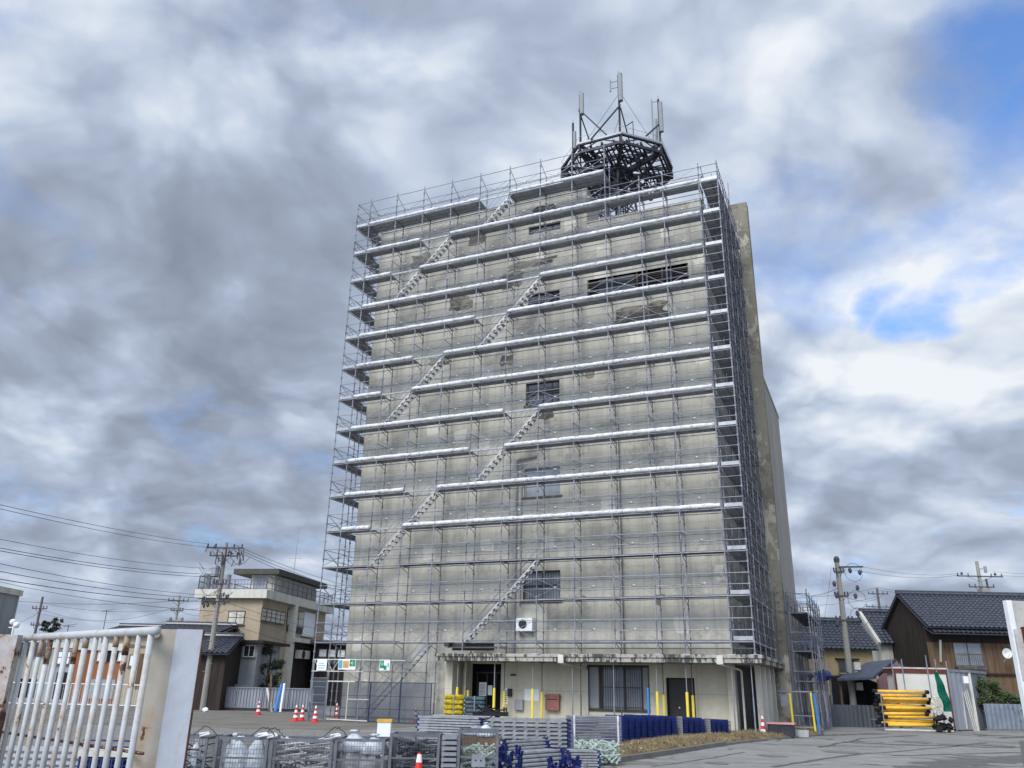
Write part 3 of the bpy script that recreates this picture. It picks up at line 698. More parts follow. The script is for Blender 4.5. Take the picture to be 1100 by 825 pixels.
# left face
for k in range(0, 15):
    z = zl(k); m = MB(); h_ = MB()
    m.tube((-20.1, 0, z-.02), (-19.2, 0, z-.02), .022, 5)
    for dz in (.45, .9) if k else (): m.tube((-20.1, -.01, z+dz), (-19.2, -.01, z+dz), .017, 5)
    if k: h_.tube((-20.1, -.02, z+.93), (-19.2, -.02, z+.1), .011, 4)
    for y0, y1 in zip(YS, YS[1:]):
        m.tube((-20.1, y0, z-.02), (-20.1, y1, z-.02), .022, 5); h_.tube((-19.3, y0, z-.02), (-19.3, y1, z-.02), .02, 4)
        if k:
            for dz in (.45, .9): m.tube((-20.1, y0, z+dz), (-20.1, y1, z+dz), .016, 4)
            h_.tube((-20.11, y0, z+.93), (-20.11, y1, z+.1), .011, 4); h_.tube((-20.12, y0, z+.1), (-20.12, y1, z+.93), .011, 4)
        m.tube((-20.1, y1, z-.02), (-19.3, y1, z-.02), .02, 4)
    if k == 14:
        m.tube((-20.1, 0, z+1.62), (-19.2, 0, z+1.62), .018, 5); m.tube((-20.1, 0, z+1.62), (-20.1, 7.2, z+1.62), .018, 5); m.tube((-20.1, 0, z+1.62), (-19.2, .9, z+1.2), .016, 4)
    m.build('side_ledger', M['rail'], scf); h_.build('side_brace', M['dark_rail'], scf)
# bottom lift on the left (posts down to the ground)
m = MB()
for i in range(len(AP)-1):
    if U[i] < 13: continue
    x0, x1 = AP[i+1], AP[i]
    for y in (0, .9):
        m.tube((x0, y, zl(0)), (x1, y, zl(0)), .022, 5); m.tube((x0, y, .2), (x1, y, .2), .02, 5)
    for dz in (.45, .9): m.tube((x0, 0, zl(0)+dz), (x1, 0, zl(0)+dz), .016, 4)
    m.tube((x0, -.02, zl(0)+.93), (x1, -.02, zl(0)+.1), .011, 4)
m.build('ledger', M['dark_rail'], scf)
# extra pair of tubes on the first lift right of the door
m = MB()
for z, y in ((3.3, 0), (3.32, .9)):
    m.tube((-12.9, y, z), (.9, y, z), .018, 4)
m.build('base_ledger', M['dark_rail'], scf)
m = MB()
for a in AP+[.9]:
    if a > -13: m.box(a-.17, a+.17, -.12, .12, 3.035, 3.065); m.box(a-.17, a+.17, .78, 1.02, 2.985, 3.02)
m.build('base_pad', M['pad'], scf)
# stairs
ST = [(17.4, -1, 15.6, 0), (15.6, 0, 13.8, 1), (12, 1, 10.2, 2), (10.2, 2, 8.4, 3), (17.4, 3, 15.6, 4), (15.6, 4, 13.8, 5), (12, 5, 10.2, 6), (10.2, 6, 8.4, 7),
      (17.4, 7, 15.6, 8), (15.6, 8, 13.8, 9), (12, 9, 10.2, 10), (10.2, 10, 8.4, 11), (17.4, 11, 15.6, 12), (15.6, 12, 13.8, 13), (12, 13, 10.2, 14)]
for (u0, k0, u1, k1) in ST:
    x0, x1 = -u0+.05, -u1; z0, z1 = (zl(k0) if k0 >= 0 else .02), zl(k1)
    m = MB()
    for y in (.05, .6): m.bar((x0, y, z0), (x1, y, z1), .03, .06)
    s_ = m.build('stair', M['stair'] if k0 > 0 else M['rail'], scf)
    t = MB(); lt = MB()
    for i in range(1, 9):
        f = i/9; x = x0+(x1-x0)*f; z = z0+(z1-z0)*f
        t.box(x-.1, x+.08, .3, .58, z-.012, z+.01)
        
    t.build('tread', M['rail'], s_)
    t = MB()
    for y in (-.03, .62):
        for dz in (.75, .42): t.tube((x0, y, z0+dz), (x1, y, z1+dz), .012, 4)
    t.build('handrail', M['rail'], s_)
    if k0 > 0:
        t = MB()
        for i in range(8):
            f = (i+.5)/8; f2 = f+.05; xa, za = x0+(x1-x0)*f, z0+(z1-z0)*f; xb, zb = x0+(x1-x0)*f2, z0+(z1-z0)*f2
            t.bar((xa, .027, za-.115), (xb, .027, zb-.115), .03, .06)
        t.build('tread_edge', M['tread'], s_)
        t = MB()
        for i in range(8):
            f = (i+.5)/8+.056; f2 = f+.056; xa, za = x0+(x1-x0)*f, z0+(z1-z0)*f; xb, zb = x0+(x1-x0)*f2, z0+(z1-z0)*f2
            t.bar((xa, .027, za-.115), (xb, .027, zb-.115), .03, .06)
        t.build('white_tread_edge', M['stair'], s_)
# mesh guard panels and entrance truss at bottom left
for i in range(4):
    x0, x1 = -19.9+i*1.62, -19.9+i*1.62+1.6
    if i == 0: continue
    m = MB(); m.quad((x0, -.08, .05), (x1, -.08, .05), (x1, -.08, 1.75), (x0, -.08, 1.75)); p_ = m.build('mesh_panel', M['mesh'], scf)
    m = MB()
    for x in (x0, x1): m.bar((x, -.08, .05), (x, -.08, 1.75), .035, .035)
    for z in (.05, .6, 1.15, 1.75): m.bar((x0, -.085, z), (x1, -.085, z), .022, .022)
    m.build('panel_frame', M['navydark'], p_)
# ---- entrance frame (own thing) in front of the left corner
P0 = at(333, 775, 39.5); P0.z = 0
en = thing('entrance_gantry', 'low silver truss gantry over mesh panels at the left foot of the scaffolding', 'gantry', ORI, -YAW)
m = MB()
for x in (-19.38, -18.5, -16.75): m.tube((x, -.9, 0), (x, -.9, 2.75), .028, 6)
m.build('upright', M['galv'], en)
m = MB()
for z in (2.72, 2.2): m.bar((-19.45, -.9, z), (-16.6, -.9, z), .04, .04)
m.bar((-16.6, -.9, 2.72), (-14.4, -.9, 2.7), .03, .03)
x = -19.38
while x < -17.0: m.tube((x, -.9, 2.72), (x+.35, -.9, 2.2), .016, 4); m.tube((x+.35, -.9, 2.2), (x+.7, -.9, 2.72), .016, 4); x += .7
m.bar((-18.5, -.9, 1.76), (-17.0, -.9, 1.76), .045, .045); m.bar((-17.35, -.9, 1.76), (-17.35, -.9, .1), .035, .035); m.bar((-18.4, -.9, .12), (-16.2, -.9, .1), .04, .04); m.bar((-17.35, -.9, 1.0), (-16.2, -.9, 1.0), .025, .025)
m.build('truss', M['whitewall'], en)
m = MB(); m.quad((-19.38, -.9, .1), (-18.5, -.9, .1), (-18.5, -.9, 1.9), (-19.38, -.9, 1.9)); p_ = m.build('mesh_panel', M['mesh'], en)
m = MB()
for z in (.1, .45, .8, 1.15, 1.5, 1.9): m.bar((-19.38, -.91, z), (-18.5, -.91, z), .02, .02)
m.build('panel_frame', M['rail'], p_)
def sign(a0, a1, z0, z1, b_, label, cells, nm='safety_sign'):
    o = thing(nm, label, 'sign', BW(a0, b_), -YAW)
    m = MB(); m.box(0, a1-a0, 0, .02, z0, z1); m.build('board', M['paper'], o)
    for (fx0, fx1, fz0, fz1, mt) in cells:
        m = MB(); W_, H_ = a1-a0, z1-z0; m.box(fx0*W_, fx1*W_, -.006, -.001, z0+fz0*H_, z0+fz1*H_); m.build('marking', M[mt], o)
    return o
sign(-19.15, -18.6, 2.22, 2.74, -1.0, 'small white sheet hanging from the left end of the gantry truss', [(.15, .8, .2, .26, 'posterblue'), (.15, .85, .4, .46, 'posterblue'), (.2, .7, .6, .66, 'posterblue')])
sign(-17.95, -17.0, 2.28, 2.74, -1.0, 'long blue, orange and green safety banner tied to the truss', [(.02, .24, .1, .9, 'posterblue'), (.27, .62, .15, .85, 'posterorange'), (.66, .98, .3, .95, 'signgreen'), (.4, .48, .25, .6, 'whitewall'), (.78, .86, .4, .85, 'conewhite'), (.73, .91, .56, .7, 'conewhite')], 'safety_banner')
sign(-16.25, -15.7, 2.28, 2.76, -.1, 'green and white safety flag hung beside the bottom stair', [(.05, .42, .2, .9, 'signgreen'), (.42, .7, .05, .45, 'signgreen'), (.2, .3, .4, .8, 'conewhite'), (.12, .38, .54, .66, 'conewhite'), (.78, .9, .3, .7, 'posterblue')])

# ---- low rear scaffold
lo = thing('low_scaffold', 'dense low scaffold tower behind the right corner of the tall building', 'scaffolding', ORI, -YAW)
LY = [8.7, 10.5, 12.3, 14.1, 15.9, 17.7]
for y in LY:
    for x in (1.55, 2.45): post(x, y, 0, zl(2)+1.15).build('standard', M['galv'], lo)
for k in (0, 1, 2):
    z = zl(k); m = MB()
    for x in (1.55, 2.45):
        for y0, y1 in zip(LY, LY[1:]):
            for dz in (0, .45, .9): m.tube((x, y0, z+dz), (x, y1, z+dz), .017, 4)
            m.tube((x, y0, z+.93), (x, y1, z+.1), .011, 4); m.tube((x, y0, z+.1), (x, y1, z+.93), .011, 4)
    for y in LY:
        for dz in (0, .45, .9): m.tube((1.55, y, z+dz), (2.45, y, z+dz), .016, 4)
    m.build('ledger', M['rail'], lo)
    if k: m = MB(); planks(m, (1.62, 8.7), (1.62, 17.7), -.76, 0, z+.02); m.build('deck', M['dark_rail'], lo)
# link deck between the side scaffold and the low tower
m = MB()
for k in (1, 2):
    planks(m, (1.0, 7.9), (1.5, 7.9), .7, 0, zl(k))
for x in (1.05, 1.5):
    for y in (7.5, 8.5): m.tube((x, y, 0 if x > 1.2 else 3.05), (x, y, zl(2)+1), .024, 5)
for dz in (.45, .9, 1.8, 2.25, 2.7): m.tube((.9, 7.4, Z1+dz), (2.45, 8.7, Z1+dz), .016, 4)
m.build('link', M['dark_rail'], lo)
# stored tubes leaning inside the tower
R3 = random.Random(5); m = MB()
for i in range(70):
    y = R3.uniform(8.9, 17.5); x = R3.choice((1.6, 1.75, 2.0, 2.3, 2.5, 2.65)); m.tube((x+R3.uniform(-.05, .15), y, 0), (x+R3.uniform(-.1, .05), y+R3.uniform(-.15, .15), R3.uniform(1.7, 4.6)), .021, 4)
sto = m.build('leaning_tube', M['galv'], lo); sto['kind'] = 'stuff'
m = MB(); m.box(2.3, 2.75, 10.6, 12.0, 2.3, 2.7); m.blob((2.6, 13.5, 2.6), .4, .7, .25, 3); m.build('folded_tarp', M['blue'], lo)

# ---- props under the canopy
pr0 = None
for i, a in enumerate([x for x in AP if x > -13]+[.75]):
    for b_ in (-.35, .75):
        if a > 0 and b_ > 0: continue
        wh = {0: 'at the right building corner', 1: 'right of the dark side door', 2: 'left of the dark side door', 3: 'crossing the barred window', 4: 'left of the barred window', 5: 'beside the red mailbox', 6: 'before the notice board', 7: 'left of the dark doorway'}
        nm_ = ['just left of the corner pillar', 'right of the dark side door', 'left of the dark side door', 'crossing the barred window', 'left of the barred window', 'beside the red mailbox', 'right of the dark doorway', 'at the left of the dark doorway', 'under the canopy corner'][i]
        pr = thing('canopy_prop', ('outer' if b_ < 0 else 'inner')+' steel prop holding up the canopy, '+nm_, 'prop', BW(a, b_), -YAW, 'steel props under the canopy')
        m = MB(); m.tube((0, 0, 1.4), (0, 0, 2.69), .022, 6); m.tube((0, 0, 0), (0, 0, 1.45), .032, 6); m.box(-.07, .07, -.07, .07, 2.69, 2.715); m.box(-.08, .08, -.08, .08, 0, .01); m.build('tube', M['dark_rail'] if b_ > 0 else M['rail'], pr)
        if i in (1, 2, 5, 6, 7) :
            m = MB(); m.tube((0, 0, .05), (0, 0, 1.62 if b_ < 0 else 1.5), .058, 8); m.build('sleeve', M['yellow'], pr)
m = MB(); m.tube((0, 0, .02), (0, 0, 1.75), .05, 8); tag(m.build('blue_pole', M['bluepole']), 'blue padded pole standing left of the dark side door', 'pole').location = BW(-3.35, -.45)
# ---- right passage frame
pf = thing('passage_frame', 'low tube doorway with yellow and blue padded legs at the right end of the scaffold', 'frame', ORI, -YAW)
def BWl(px, py, b_): a, z = onb(px, py, b_); return a, z
aL, _ = onb(851, 760, 5.0); aR, _ = onb(873, 760, 5.0)
m = MB()
for x in (aL, aR): m.tube((x, 5, 0), (x, 5, 1.72), .03, 6)
m.tube((aL-.6, 5, 1.72), (aR, 5, 1.72), .03, 6); m.tube((aL, 5, .75), (aR, 5, .75), .022, 6); m.bar((aL, 5, .3), (aR, 5, .3), .1, .04); m.box(aL-.45, aL-.05, 4.95, 5.02, 1.1, 1.6); m.build('tube_frame', M['rail'], pf)
m = MB(); m.tube((aL-.02, 4.93, .02), (aL-.05, 4.93, 1.66), .05, 8); m.build('yellow_sleeve', M['yellow'], pf)
m = MB(); m.tube((aR+.03, 4.9, 0), (aR-.02, 4.9, 1.7), .045, 8); m.build('yellow_sleeve', M['yellow'], pf)
m = MB(); m.tube((aR+.2, 4.85, 0), (aR+.1, 4.85, 1.66), .06, 8); m.build('blue_sleeve', M['bluepole'], pf)

# ================================================================== ANTENNA TOWER
tw = thing('antenna_tower', 'dark lattice mast with an octagonal antenna platform on the building roof', 'antenna tower', BW(-5.85, 6.2, ZL_-1.2), -YAW)
zr = 31.0-(ZL_-1.2); RR = 3.35; oc = [(RR*math.cos(rad(-69+45*i)), RR*math.sin(rad(-69+45*i))) for i in range(8)]
m = MB()
for dz in (0, .55):
    for i in range(8):
        p, q = oc[i], oc[(i+1) % 8]; m.bar((*p, zr+dz), (*q, zr+dz), .12, .16)
        m.bar((p[0]*.62, p[1]*.62, zr+dz), (q[0]*.62, q[1]*.62, zr+dz), .08, .12)
        m.bar((p[0]*.3, p[1]*.3, zr+dz), (q[0]*.3, q[1]*.3, zr+dz), .08, .12)
        m.bar((p[0]*.25, p[1]*.25, zr+dz), (*p, zr+dz), .12, .2)
for i in range(8):
    p, q = oc[i], oc[(i+1) % 8]; mid = ((p[0]+q[0])/2, (p[1]+q[1])/2)
    m.bar((*p, zr), (*p, zr+.55), .08, .08); m.tube((*p, zr), (*mid, zr+.55), .035, 4); m.tube((*mid, zr+.55), (*q, zr), .035, 4)
    for f in (.62, .3):
        m.tube((p[0]*f, p[1]*f, zr), (mid[0]*f*1.45, mid[1]*f*1.45, zr+.5), .03, 4)
    m.tube((p[0]*.62, p[1]*.62, zr), (*q, zr), .035, 4)
    m.bar((p[0]*.97, p[1]*.97, zr-.05), (p[0]*.3, p[1]*.3, zr-1.5), .09, .11)
    m.tube((p[0]*.6, p[1]*.6, zr-.05), (p[0]*.62, p[1]*.62, zr-.85), .035, 4)
    m.tube((p[0]*.62, p[1]*.62, zr-.8), (q[0]*.97, q[1]*.97, zr), .03, 4)
    m.tube((p[0]*.62, p[1]*.62, zr-.8), (q[0]*.62, q[1]*.62, zr-.8), .035, 4)
for i in range(8):
    p = oc[i]; m.bar((p[0]*.2, p[1]*.2, zr-.02), (p[0]*1.02, p[1]*1.02, zr-.02), .2, .3)
for i in range(9):
    x = -2.8+i*.7; h2 = math.sqrt(3.1**2-x*x); m.bar((x, -h2, zr+.3), (x, h2, zr+.3), .1, .14)
m.tube((0, 0, zr-1.7), (0, 0, zr+.5), .5, 10)
m.build('platform_frame', M['steeldark'], tw)
m = MB()
for i in range(27):
    x = -3.2+i*.245; h2 = math.sqrt(max(0, 3.15**2-x*x))
    for s0 in (-1, 1):
        if rnd.random() < .75: m.bar((x, s0*rnd.uniform(.5, .9), zr+.12), (x, s0*h2, zr+.12), .09, .015)
for i in range(13):
    y = -3.0+i*.5; h2 = math.sqrt(max(0, 3.15**2-y*y)); m.bar((-h2, y, zr+.09), (h2, y, zr+.09), .05, .05)
m.build('grating', M['steeldark'], tw)
m = MB()
for i in range(8):
    p, q = oc[i], oc[(i+1) % 8]
    m.tube((*p, zr+1.1), (*q, zr+1.1), .011, 4)
    m.tube((*p, zr+.5), (*p, zr+1.2), .015, 4); mid = ((p[0]+q[0])/2, (p[1]+q[1])/2); m.tube((*mid, zr+.5), (*mid, zr+1.2), .012, 4)
for i in (7, 0, 1):   # pale fascia tubes on the near edges
    p, q = oc[i], oc[(i+1) % 8]; m.bar((p[0]*1.02, p[1]*1.02, zr+.6), (q[0]*1.02, q[1]*1.02, zr+.6), .05, .12)
m.build('railing', M['steelgrey'], tw)
m = MB()
def legp(i, z):
    f = 1-z/(zr-.2); r = .95+1.0*max(0, f)**1.5; a = rad(-70+90*i); return Vector((r*math.cos(a), r*math.sin(a), z))
zz = [0, 1.3, 2.5, 3.6, 4.6, 5.5, 6.3, zr+.3]
for i in range(4):
    for z0, z1 in zip(zz, zz[1:]):
        m.bar(legp(i, z0), legp(i, z1), .13, .13); j = (i+1) % 4
        m.tube(legp(i, z1), legp(j, z1), .045, 4); m.tube(legp(i, z0), legp(j, z1), .04, 4); m.tube(legp(j, z0), legp(i, z1), .04, 4)
m.build('mast', M['dark_rail'], tw)
m = MB()
for k in range(5): m.tube((.1+.12*k, -.2+.1*k, 0), (.1+.12*k, -.2+.1*k, zr+.2), .05, 5)
m.tube((-.5, -.6, 1), (-.5, -.6, zr), .16, 7); m.build('cable_ladder', M['steeldark'], tw)
def antenna(p, zb, ztop, pan0, pan1, pr_=.13, extra=(), br=()):
    m = MB(); m.tube((*p, zb), (*p, ztop), .07, 6); m.tube((*p, ztop), (*p, ztop+.3), .012, 4)
    for (x, y, z, x2, y2, z2) in br: m.tube((x, y, z), (x2, y2, z2), .05, 4)
    a = m.build('antenna_pole', M['steeldark'], tw)
    m = MB(); m.tube((p[0]+.12, p[1]-.06, pan0), (p[0]+.12, p[1]-.06, pan1), pr_, 8)
    for (dx, z0, z1, r_) in extra: m.tube((p[0]+dx, p[1], z0), (p[0]+dx, p[1], z1), r_, 6); m.bar((p[0], p[1], z0+.2), (p[0]+dx, p[1], z0+.2), .04, .04); m.bar((p[0], p[1], z1-.2), (p[0]+dx, p[1], z1-.2), .04, .04)
    m.build('antenna_panel', M['antenna'], a)
o7, o0, o1 = oc[7], oc[0], oc[1]
antenna((o7[0]+.05, o7[1]+.1), zr, zr+4.2, zr+2.7, zr+4.2, .14, (), ((o7[0], o7[1], zr+3.1, o7[0]+1.7, o7[1]-.1, zr+.7), (o7[0], o7[1], zr+3, o7[0]+.5, o7[1]+1.2, zr+.7)))
antenna((o7[0]-.55, o7[1]+.5), zr, zr+2.6, zr+.7, zr+1.9, .11)
antenna((o0[0]-.1, o0[1]+.1), zr, zr+4.85, zr+2.9, zr+4.85, .14, ((-.5, 3.8+zr, 4.65+zr, .05),), ((o0[0], o0[1], zr+2.6, o0[0]-1.8, o0[1]-.1, zr+.6), (o0[0], o0[1], zr+2.4, o0[0]+.2, o0[1]+1.2, zr+.6)))
antenna((o1[0]-.02, o1[1]+.05), zr, zr+3.8, zr+1.4, zr+3.5, .13, ((-.4, .6+zr, 3.9+zr, .05), (-.2, .4+zr, 2.4+zr, .1)), ((o1[0], o1[1], zr+2.0, o1[0]-.6, o1[1]-1.0, zr+.6),))
m = MB()
for p, q in (((o0[0], o0[1], zr+3.5), (-2.6, -1.2, zr+.7)), ((o0[0], o0[1], zr+3.5), (2.9, .8, zr+.7)), ((o0[0], o0[1], zr+2), (-1.8, 1.8, zr+.7))): m.tube(p, q, .012, 3)
m.tube((1.6, -1.9, zr+.6), (1.6, -1.9, zr+2.2), .03, 4); m.tube((1.6, -1.9, zr+2.2), (1.2, -1.9, zr+2.0), .03, 4)
m.build('guy_wire', M['steeldark'], tw)

# ================================================================== FOREGROUND LEFT GATE
zG = at(175, 677, 7.0).z; GR = gr(163, 677.8, zG); GL = gr(13, 686, zG)
gt = thing('rusty_gate', 'white tubular gate with peeling paint and rust, close on the left', 'gate', (GL.x, GL.y, 0), math.atan2(GR.y-GL.y, GR.x-GL.x))
GW = (GR-GL).length
RJ = rusty('rust_joint', (.3, .25, .21), .5)
m = MB(); m.tube((-.02, 0, zG), (GW+.09, 0, zG), .036, 14); m.build('top_rail', M['gatepaint'], gt, True)
m = MB(); m.tube((-.02, 0, .18), (GW+.09, 0, .18), .036, 10); m.build('bottom_rail', M['gatepaint'], gt, True)
m = MB(); m.tube((-.02, .05, 1.12), (GW+.09, .05, 1.1), .013, 8); m.build('middle_rail', rusty('rust_rail', (.2, .12, .08), .45), gt, True)
for i in range(16):
    x = GW*i/15; m = MB(); rb = .026 if i % 2 else .023; m.tube((x, 0, .2), (x+rnd.uniform(-.004, .004), 0, zG-.03), rb, 12)
    b_ = m.build('bar', M['gatepaint'], gt, True)
    if i % 4 in (0, 1):
        m = MB(); m.tube((x, 0, zG-.03-.09-.07*((i*7) % 3)), (x, 0, zG-.02), rb+.0015, 12); m.build('rusted_joint', RJ, b_, True)
# jamb and post
pA = gr(176, 677.5, zG+.02); pB = gr(190, 677, zG+.02); pC = gr(213, 677, zG+.02)
gp = thing('gate_post', 'broad white steel gate post with flaking paint and a rusty edge', 'post', (pB.x, pB.y, 0), rad(4))
wB = (pC-pB).length
m = MB(); m.box(0, wB, 0, .05, 0, zG+.03); m.build('post_face', M['gatepost'], gp)
m = MB(); m.box(wB+.001, wB+.006, -.003, .045, 0, zG+.025); m.build('rusty_edge', rusty('rust_edge', (.18, .1, .07), .42), gp)
wA = (pB-pA).length
m = MB(); m.box(-wA, -.003, .03, .14, 0, zG+.028); m.tube((-.004, .016, 0), (-.004, .016, zG+.02), .008, 6); m.build('post_channel', M['gateside'], gp)
m = MB(); m.lathe([(.03, -.02), (.035, 0), (.03, .02)], 12); m.v = [(x-wA*.85, .01+z, zG-.02+y) for x, y, z in m.v]; m.build('roller', M['gateside'], gp)
p0 = gr(-22, 683, zG); p1 = gr(7, 683, zG)
gq = thing('rusty_post', 'badly rusted white post at the far left end of the gate', 'post', (p0.x, p0.y, 0), .1)
m = MB(); m.box(0, (p1-p0).length, 0, .12, 0, zG+.02); m.build('post_face', rusty('heavy_rust', (.5, .5, .52), .5), gq)

# ================================================================== RIGHT SIGN PANEL
zt = at(1081, 645, 10).z; a = at(1079, 645, 10); a2 = at(1085, 645, 10)
rp = thing('site_hoarding', 'white framed hoarding with a large rust blotch at the right edge, on a concrete plinth', 'hoarding', (a.x, 10, 0), rad(3))
m = MB(); m.box(0, a2.x-a.x, -.03, .04, 1.2, zt); m.build('frame_post', M['white'], rp)
m = MB(); m.box(a2.x-a.x+.003, 1.6, 0, .02, 1.2, zt-.0); m.build('sheet', rusty('rust_sheet', (.5, .49, .45), .60), rp)
m = MB(); m.box(.02, .1, -.055, -.032, at(1085, 730, 10).z, at(1085, 676, 10).z); m.box(.055, .12, -.05, -.032, 1.22, at(1085, 742, 10).z); m.build('edge_strip', M['gatepaint'], rp)
m = MB(); m.box(.0, 1.7, -.1, .2, 0, 1.195); m.build('plinth', M['curb'], rp)
m = MB(); pts = []; rq = random.Random(9)
cxr, czr = .24, at(1098, 682, 10).z
for i in range(20):
    t = 2*math.pi*i/20; q = rq.uniform(.75, 1.2); pts.append((cxr+.13*q*math.cos(t), -.004, czr+.15*q*math.sin(t)))
m.add(pts, [tuple(range(20))]); m.build('rust_patch', simple('deep_rust', (.1, .03, .015), .9, 0, .5, 9), rp)

# ================================================================== MESH PALLET CAGES
def cage_parts(root, w_, h, d):
    m = MB(); t = .05
    for x in (0, w_-t):
        for y in (0, d-t): m.box(x, x+t, y, y+t, 0, h)
    for y in (0, d-t): m.box(t, w_-t, y+.004, y+t-.004, h-.05, h-.002); m.box(t, w_-t, y+.006, y+t-.006, .1, .15)
    for x in (0, w_-t): m.box(x+.004, x+t-.004, t, d-t, h-.05, h-.003); m.box(x+.004, x+t-.004, t, d-t, .1, .15)
    m.box(t, w_-t, .01, .03, h*.5, h*.5+.03)
    m.build('frame', M['cage'], root)
    m = MB(); r = .0032
    def grid(p, ux, L, H0, H1):
        n = int(L/.05)
        for i in range(1, n): q = Vector(p)+Vector(ux)*(i*L/n); m.tube((q.x, q.y, H0), (q.x, q.y, H1), r, 3, cap=False)
        k = int((H1-H0)/.07)
        for j in range(1, k): z = H0+(H1-H0)*j/k; m.tube((p[0], p[1], z), (p[0]+ux[0]*L, p[1]+ux[1]*L, z), r, 3, cap=False)
    grid((t, .02, 0), (1, 0, 0), w_-2*t, .15, h-.05); grid((t, d-.02, 0), (1, 0, 0), w_-2*t, .15, h-.05)
    grid((.02, t, 0), (0, 1, 0), d-2*t, .15, h-.05); grid((w_-.02, t, 0), (0, 1, 0), d-2*t, .15, h-.05)
    m.build('wire_mesh', M['cage'], root)
    m = MB(); m.box(t, w_-t, t, d-t, .1, .12); m.build('floor_panel', M['cage'], root)
def place(px, py, D, z=None):
    P = at(px, py, D); return P
CG = [(158, 224, 790, 'half hidden behind the broad gate post'), (232, 289, 791, 'full of white plastic bags'), (291, 358, 793, 'full of loose silver braces'),
      (360, 414, 793, 'heaped with grey and pale green bags'), (419, 473, 788, 'with the orange cone in front of it'), (492, 536, 784, 'holding pale green clamps, rightmost of the row')]
cages = []
for i, (x0, x1, yt, d_) in enumerate(CG):
    p = at(x0, yt, 16); q = at(x1, yt, 16)
    c = thing('mesh_cage', 'grey wire mesh pallet cage '+d_, 'cage', (p.x, 16, 0), rnd.uniform(-.02, .02), 'mesh pallet cages in the foreground')
    cage_parts(c, q.x-p.x, p.z, .85); cages.append((p.x, q.x, p.z))
# what stands in the gap: stacked grey trays
p = at(475, 789, 16); q = at(491, 789, 16)
for k in range(9):
    o = MB(); o.box(0, q.x-p.x, 0, .8, 0, .045); o.box(.0, q.x-p.x, -.012, -.001, .0, .06)
    tag(o.build('steel_tray', M['rail']), 'thin grey steel tray stacked in the gap between two mesh cages', 'tray', 'grey trays stacked between the cages').location = (p.x, 16.05, .02+k*.092)
def bag(x, y, z, rx, rz_, seed, label, mat='bag'):
    m = MB(); n, mm = 16, 12; R = random.Random(seed); ph = [R.uniform(0, 6) for _ in range(4)]; vs = []
    prof = [(0, 0), (.95, .02), (1.08, .12), (.98, .3), (.8, .47), (.62, .62), (.42, .75), (.25, .86), (.1, .9), (.1, .93), (.34, 1.0), (.2, 1.06), (.0, 1.0)]
    for i, (r, h) in enumerate(prof):
        for k in range(n):
            a = 2*math.pi*k/n; f = 1+.15*math.sin(5*a+ph[0]+h*3)+.12*math.sin(8*a+ph[1]-h*2)+.1*math.sin(3*a+ph[2]+h*5)+R.uniform(-.09, .09); vs.append((rx*r*f*math.cos(a), rx*.8*r*f*math.sin(a), rz_*h+R.uniform(-.01, .01)))
    fs = [(i*n+k, i*n+(k+1) % n, (i+1)*n+(k+1) % n, (i+1)*n+k) for i in range(len(prof)-1) for k in range(n)]
    m.add(vs, fs); o = m.build('plastic_bag', M[mat], None, True); o.location = (x, y, z); tag(o, label, 'bag', 'plastic bags in and on the mesh cages')
    return o
def cx(i, f): return cages[i][0]+(cages[i][1]-cages[i][0])*f
bag(cx(0, .72), 16.35, .14, .13, .5, 1, 'small white plastic bag in the cage half hidden by the gate post')
bag(cx(1, .38), 16.3, .14, .25, .55, 2, 'bulging white plastic bag at the left of the bag-filled cage')
bag(cx(1, .74), 16.3, .14, .19, .6, 3, 'tall white plastic bag with a twisted neck at the right of the bag-filled cage')
bag(cx(1, .15), 16.65, .2, .16, .52, 4, 'white plastic bag at the back left of the bag-filled cage')
bag(cx(1, .6), 16.7, .2, .2, .5, 31, 'white plastic bag at the back right of the bag-filled cage')
bag(cx(3, .3), 16.4, .48, .27, .36, 5, 'white plastic bag heaped on the left of the overfull cage')
bag(cx(3, .72), 16.35, .45, .25, .33, 6, 'squat white plastic bag heaped on the right of the overfull cage')
bag(cx(3, .3), 16.3, .14, .24, .5, 7, 'grey plastic bag low on the left of the overfull cage', 'greywall')
bag(cx(3, .72), 16.3, .14, .22, .48, 8, 'grey plastic bag low on the right of the overfull cage', 'greywall')
def rods(root_name, label, cat, P, dirv, L, nx, nz, r, mat, pitchx=2.3, jitter=.0, blue=.0, group=None, cut=None, rise=0., seed=0, collars=0):
    "a bundle of tubes lying along dirv; each tube a part"
    R = random.Random(seed); ang = math.atan2(dirv[1], dirv[0]); o = thing(root_name, label, cat, P, ang, group)
    for k in range(nz):
        for i in range(nx - (k if cut else 0)):
            y = (i+(k*.5 if cut else 0))*r*pitchx; z = r+k*r*2.05; dx = R.uniform(-jitter, jitter); dy = R.uniform(-jitter, jitter)*.3
            m = MB(); m.tube((dx, y, z), (L+dx, y+dy, z+rise), r, 7)
            b_ = m.build('tube', mat, o)
            if blue or collars:
                m = MB()
                for e in ([dx+blue*.5, L+dx-blue*.5] if blue else []):
                    for j in range(4):
                        a_ = math.pi/4+math.pi/2*j; m.bar((e-blue*.4, y+math.cos(a_)*r*1.6, z+math.sin(a_)*r*1.6+rise*(e > L/2)), (e+blue*.3, y+math.cos(a_)*r*2.0, z+math.sin(a_)*r*2.0+rise*(e > L/2)), .02, .035)
                    m.tube((e-blue*.3, y, z+rise*(e > L/2)), (e+blue*.3, y, z+rise*(e > L/2)), r*1.25, 7)
                m.build('coupler', M['blue'], b_)
    return o
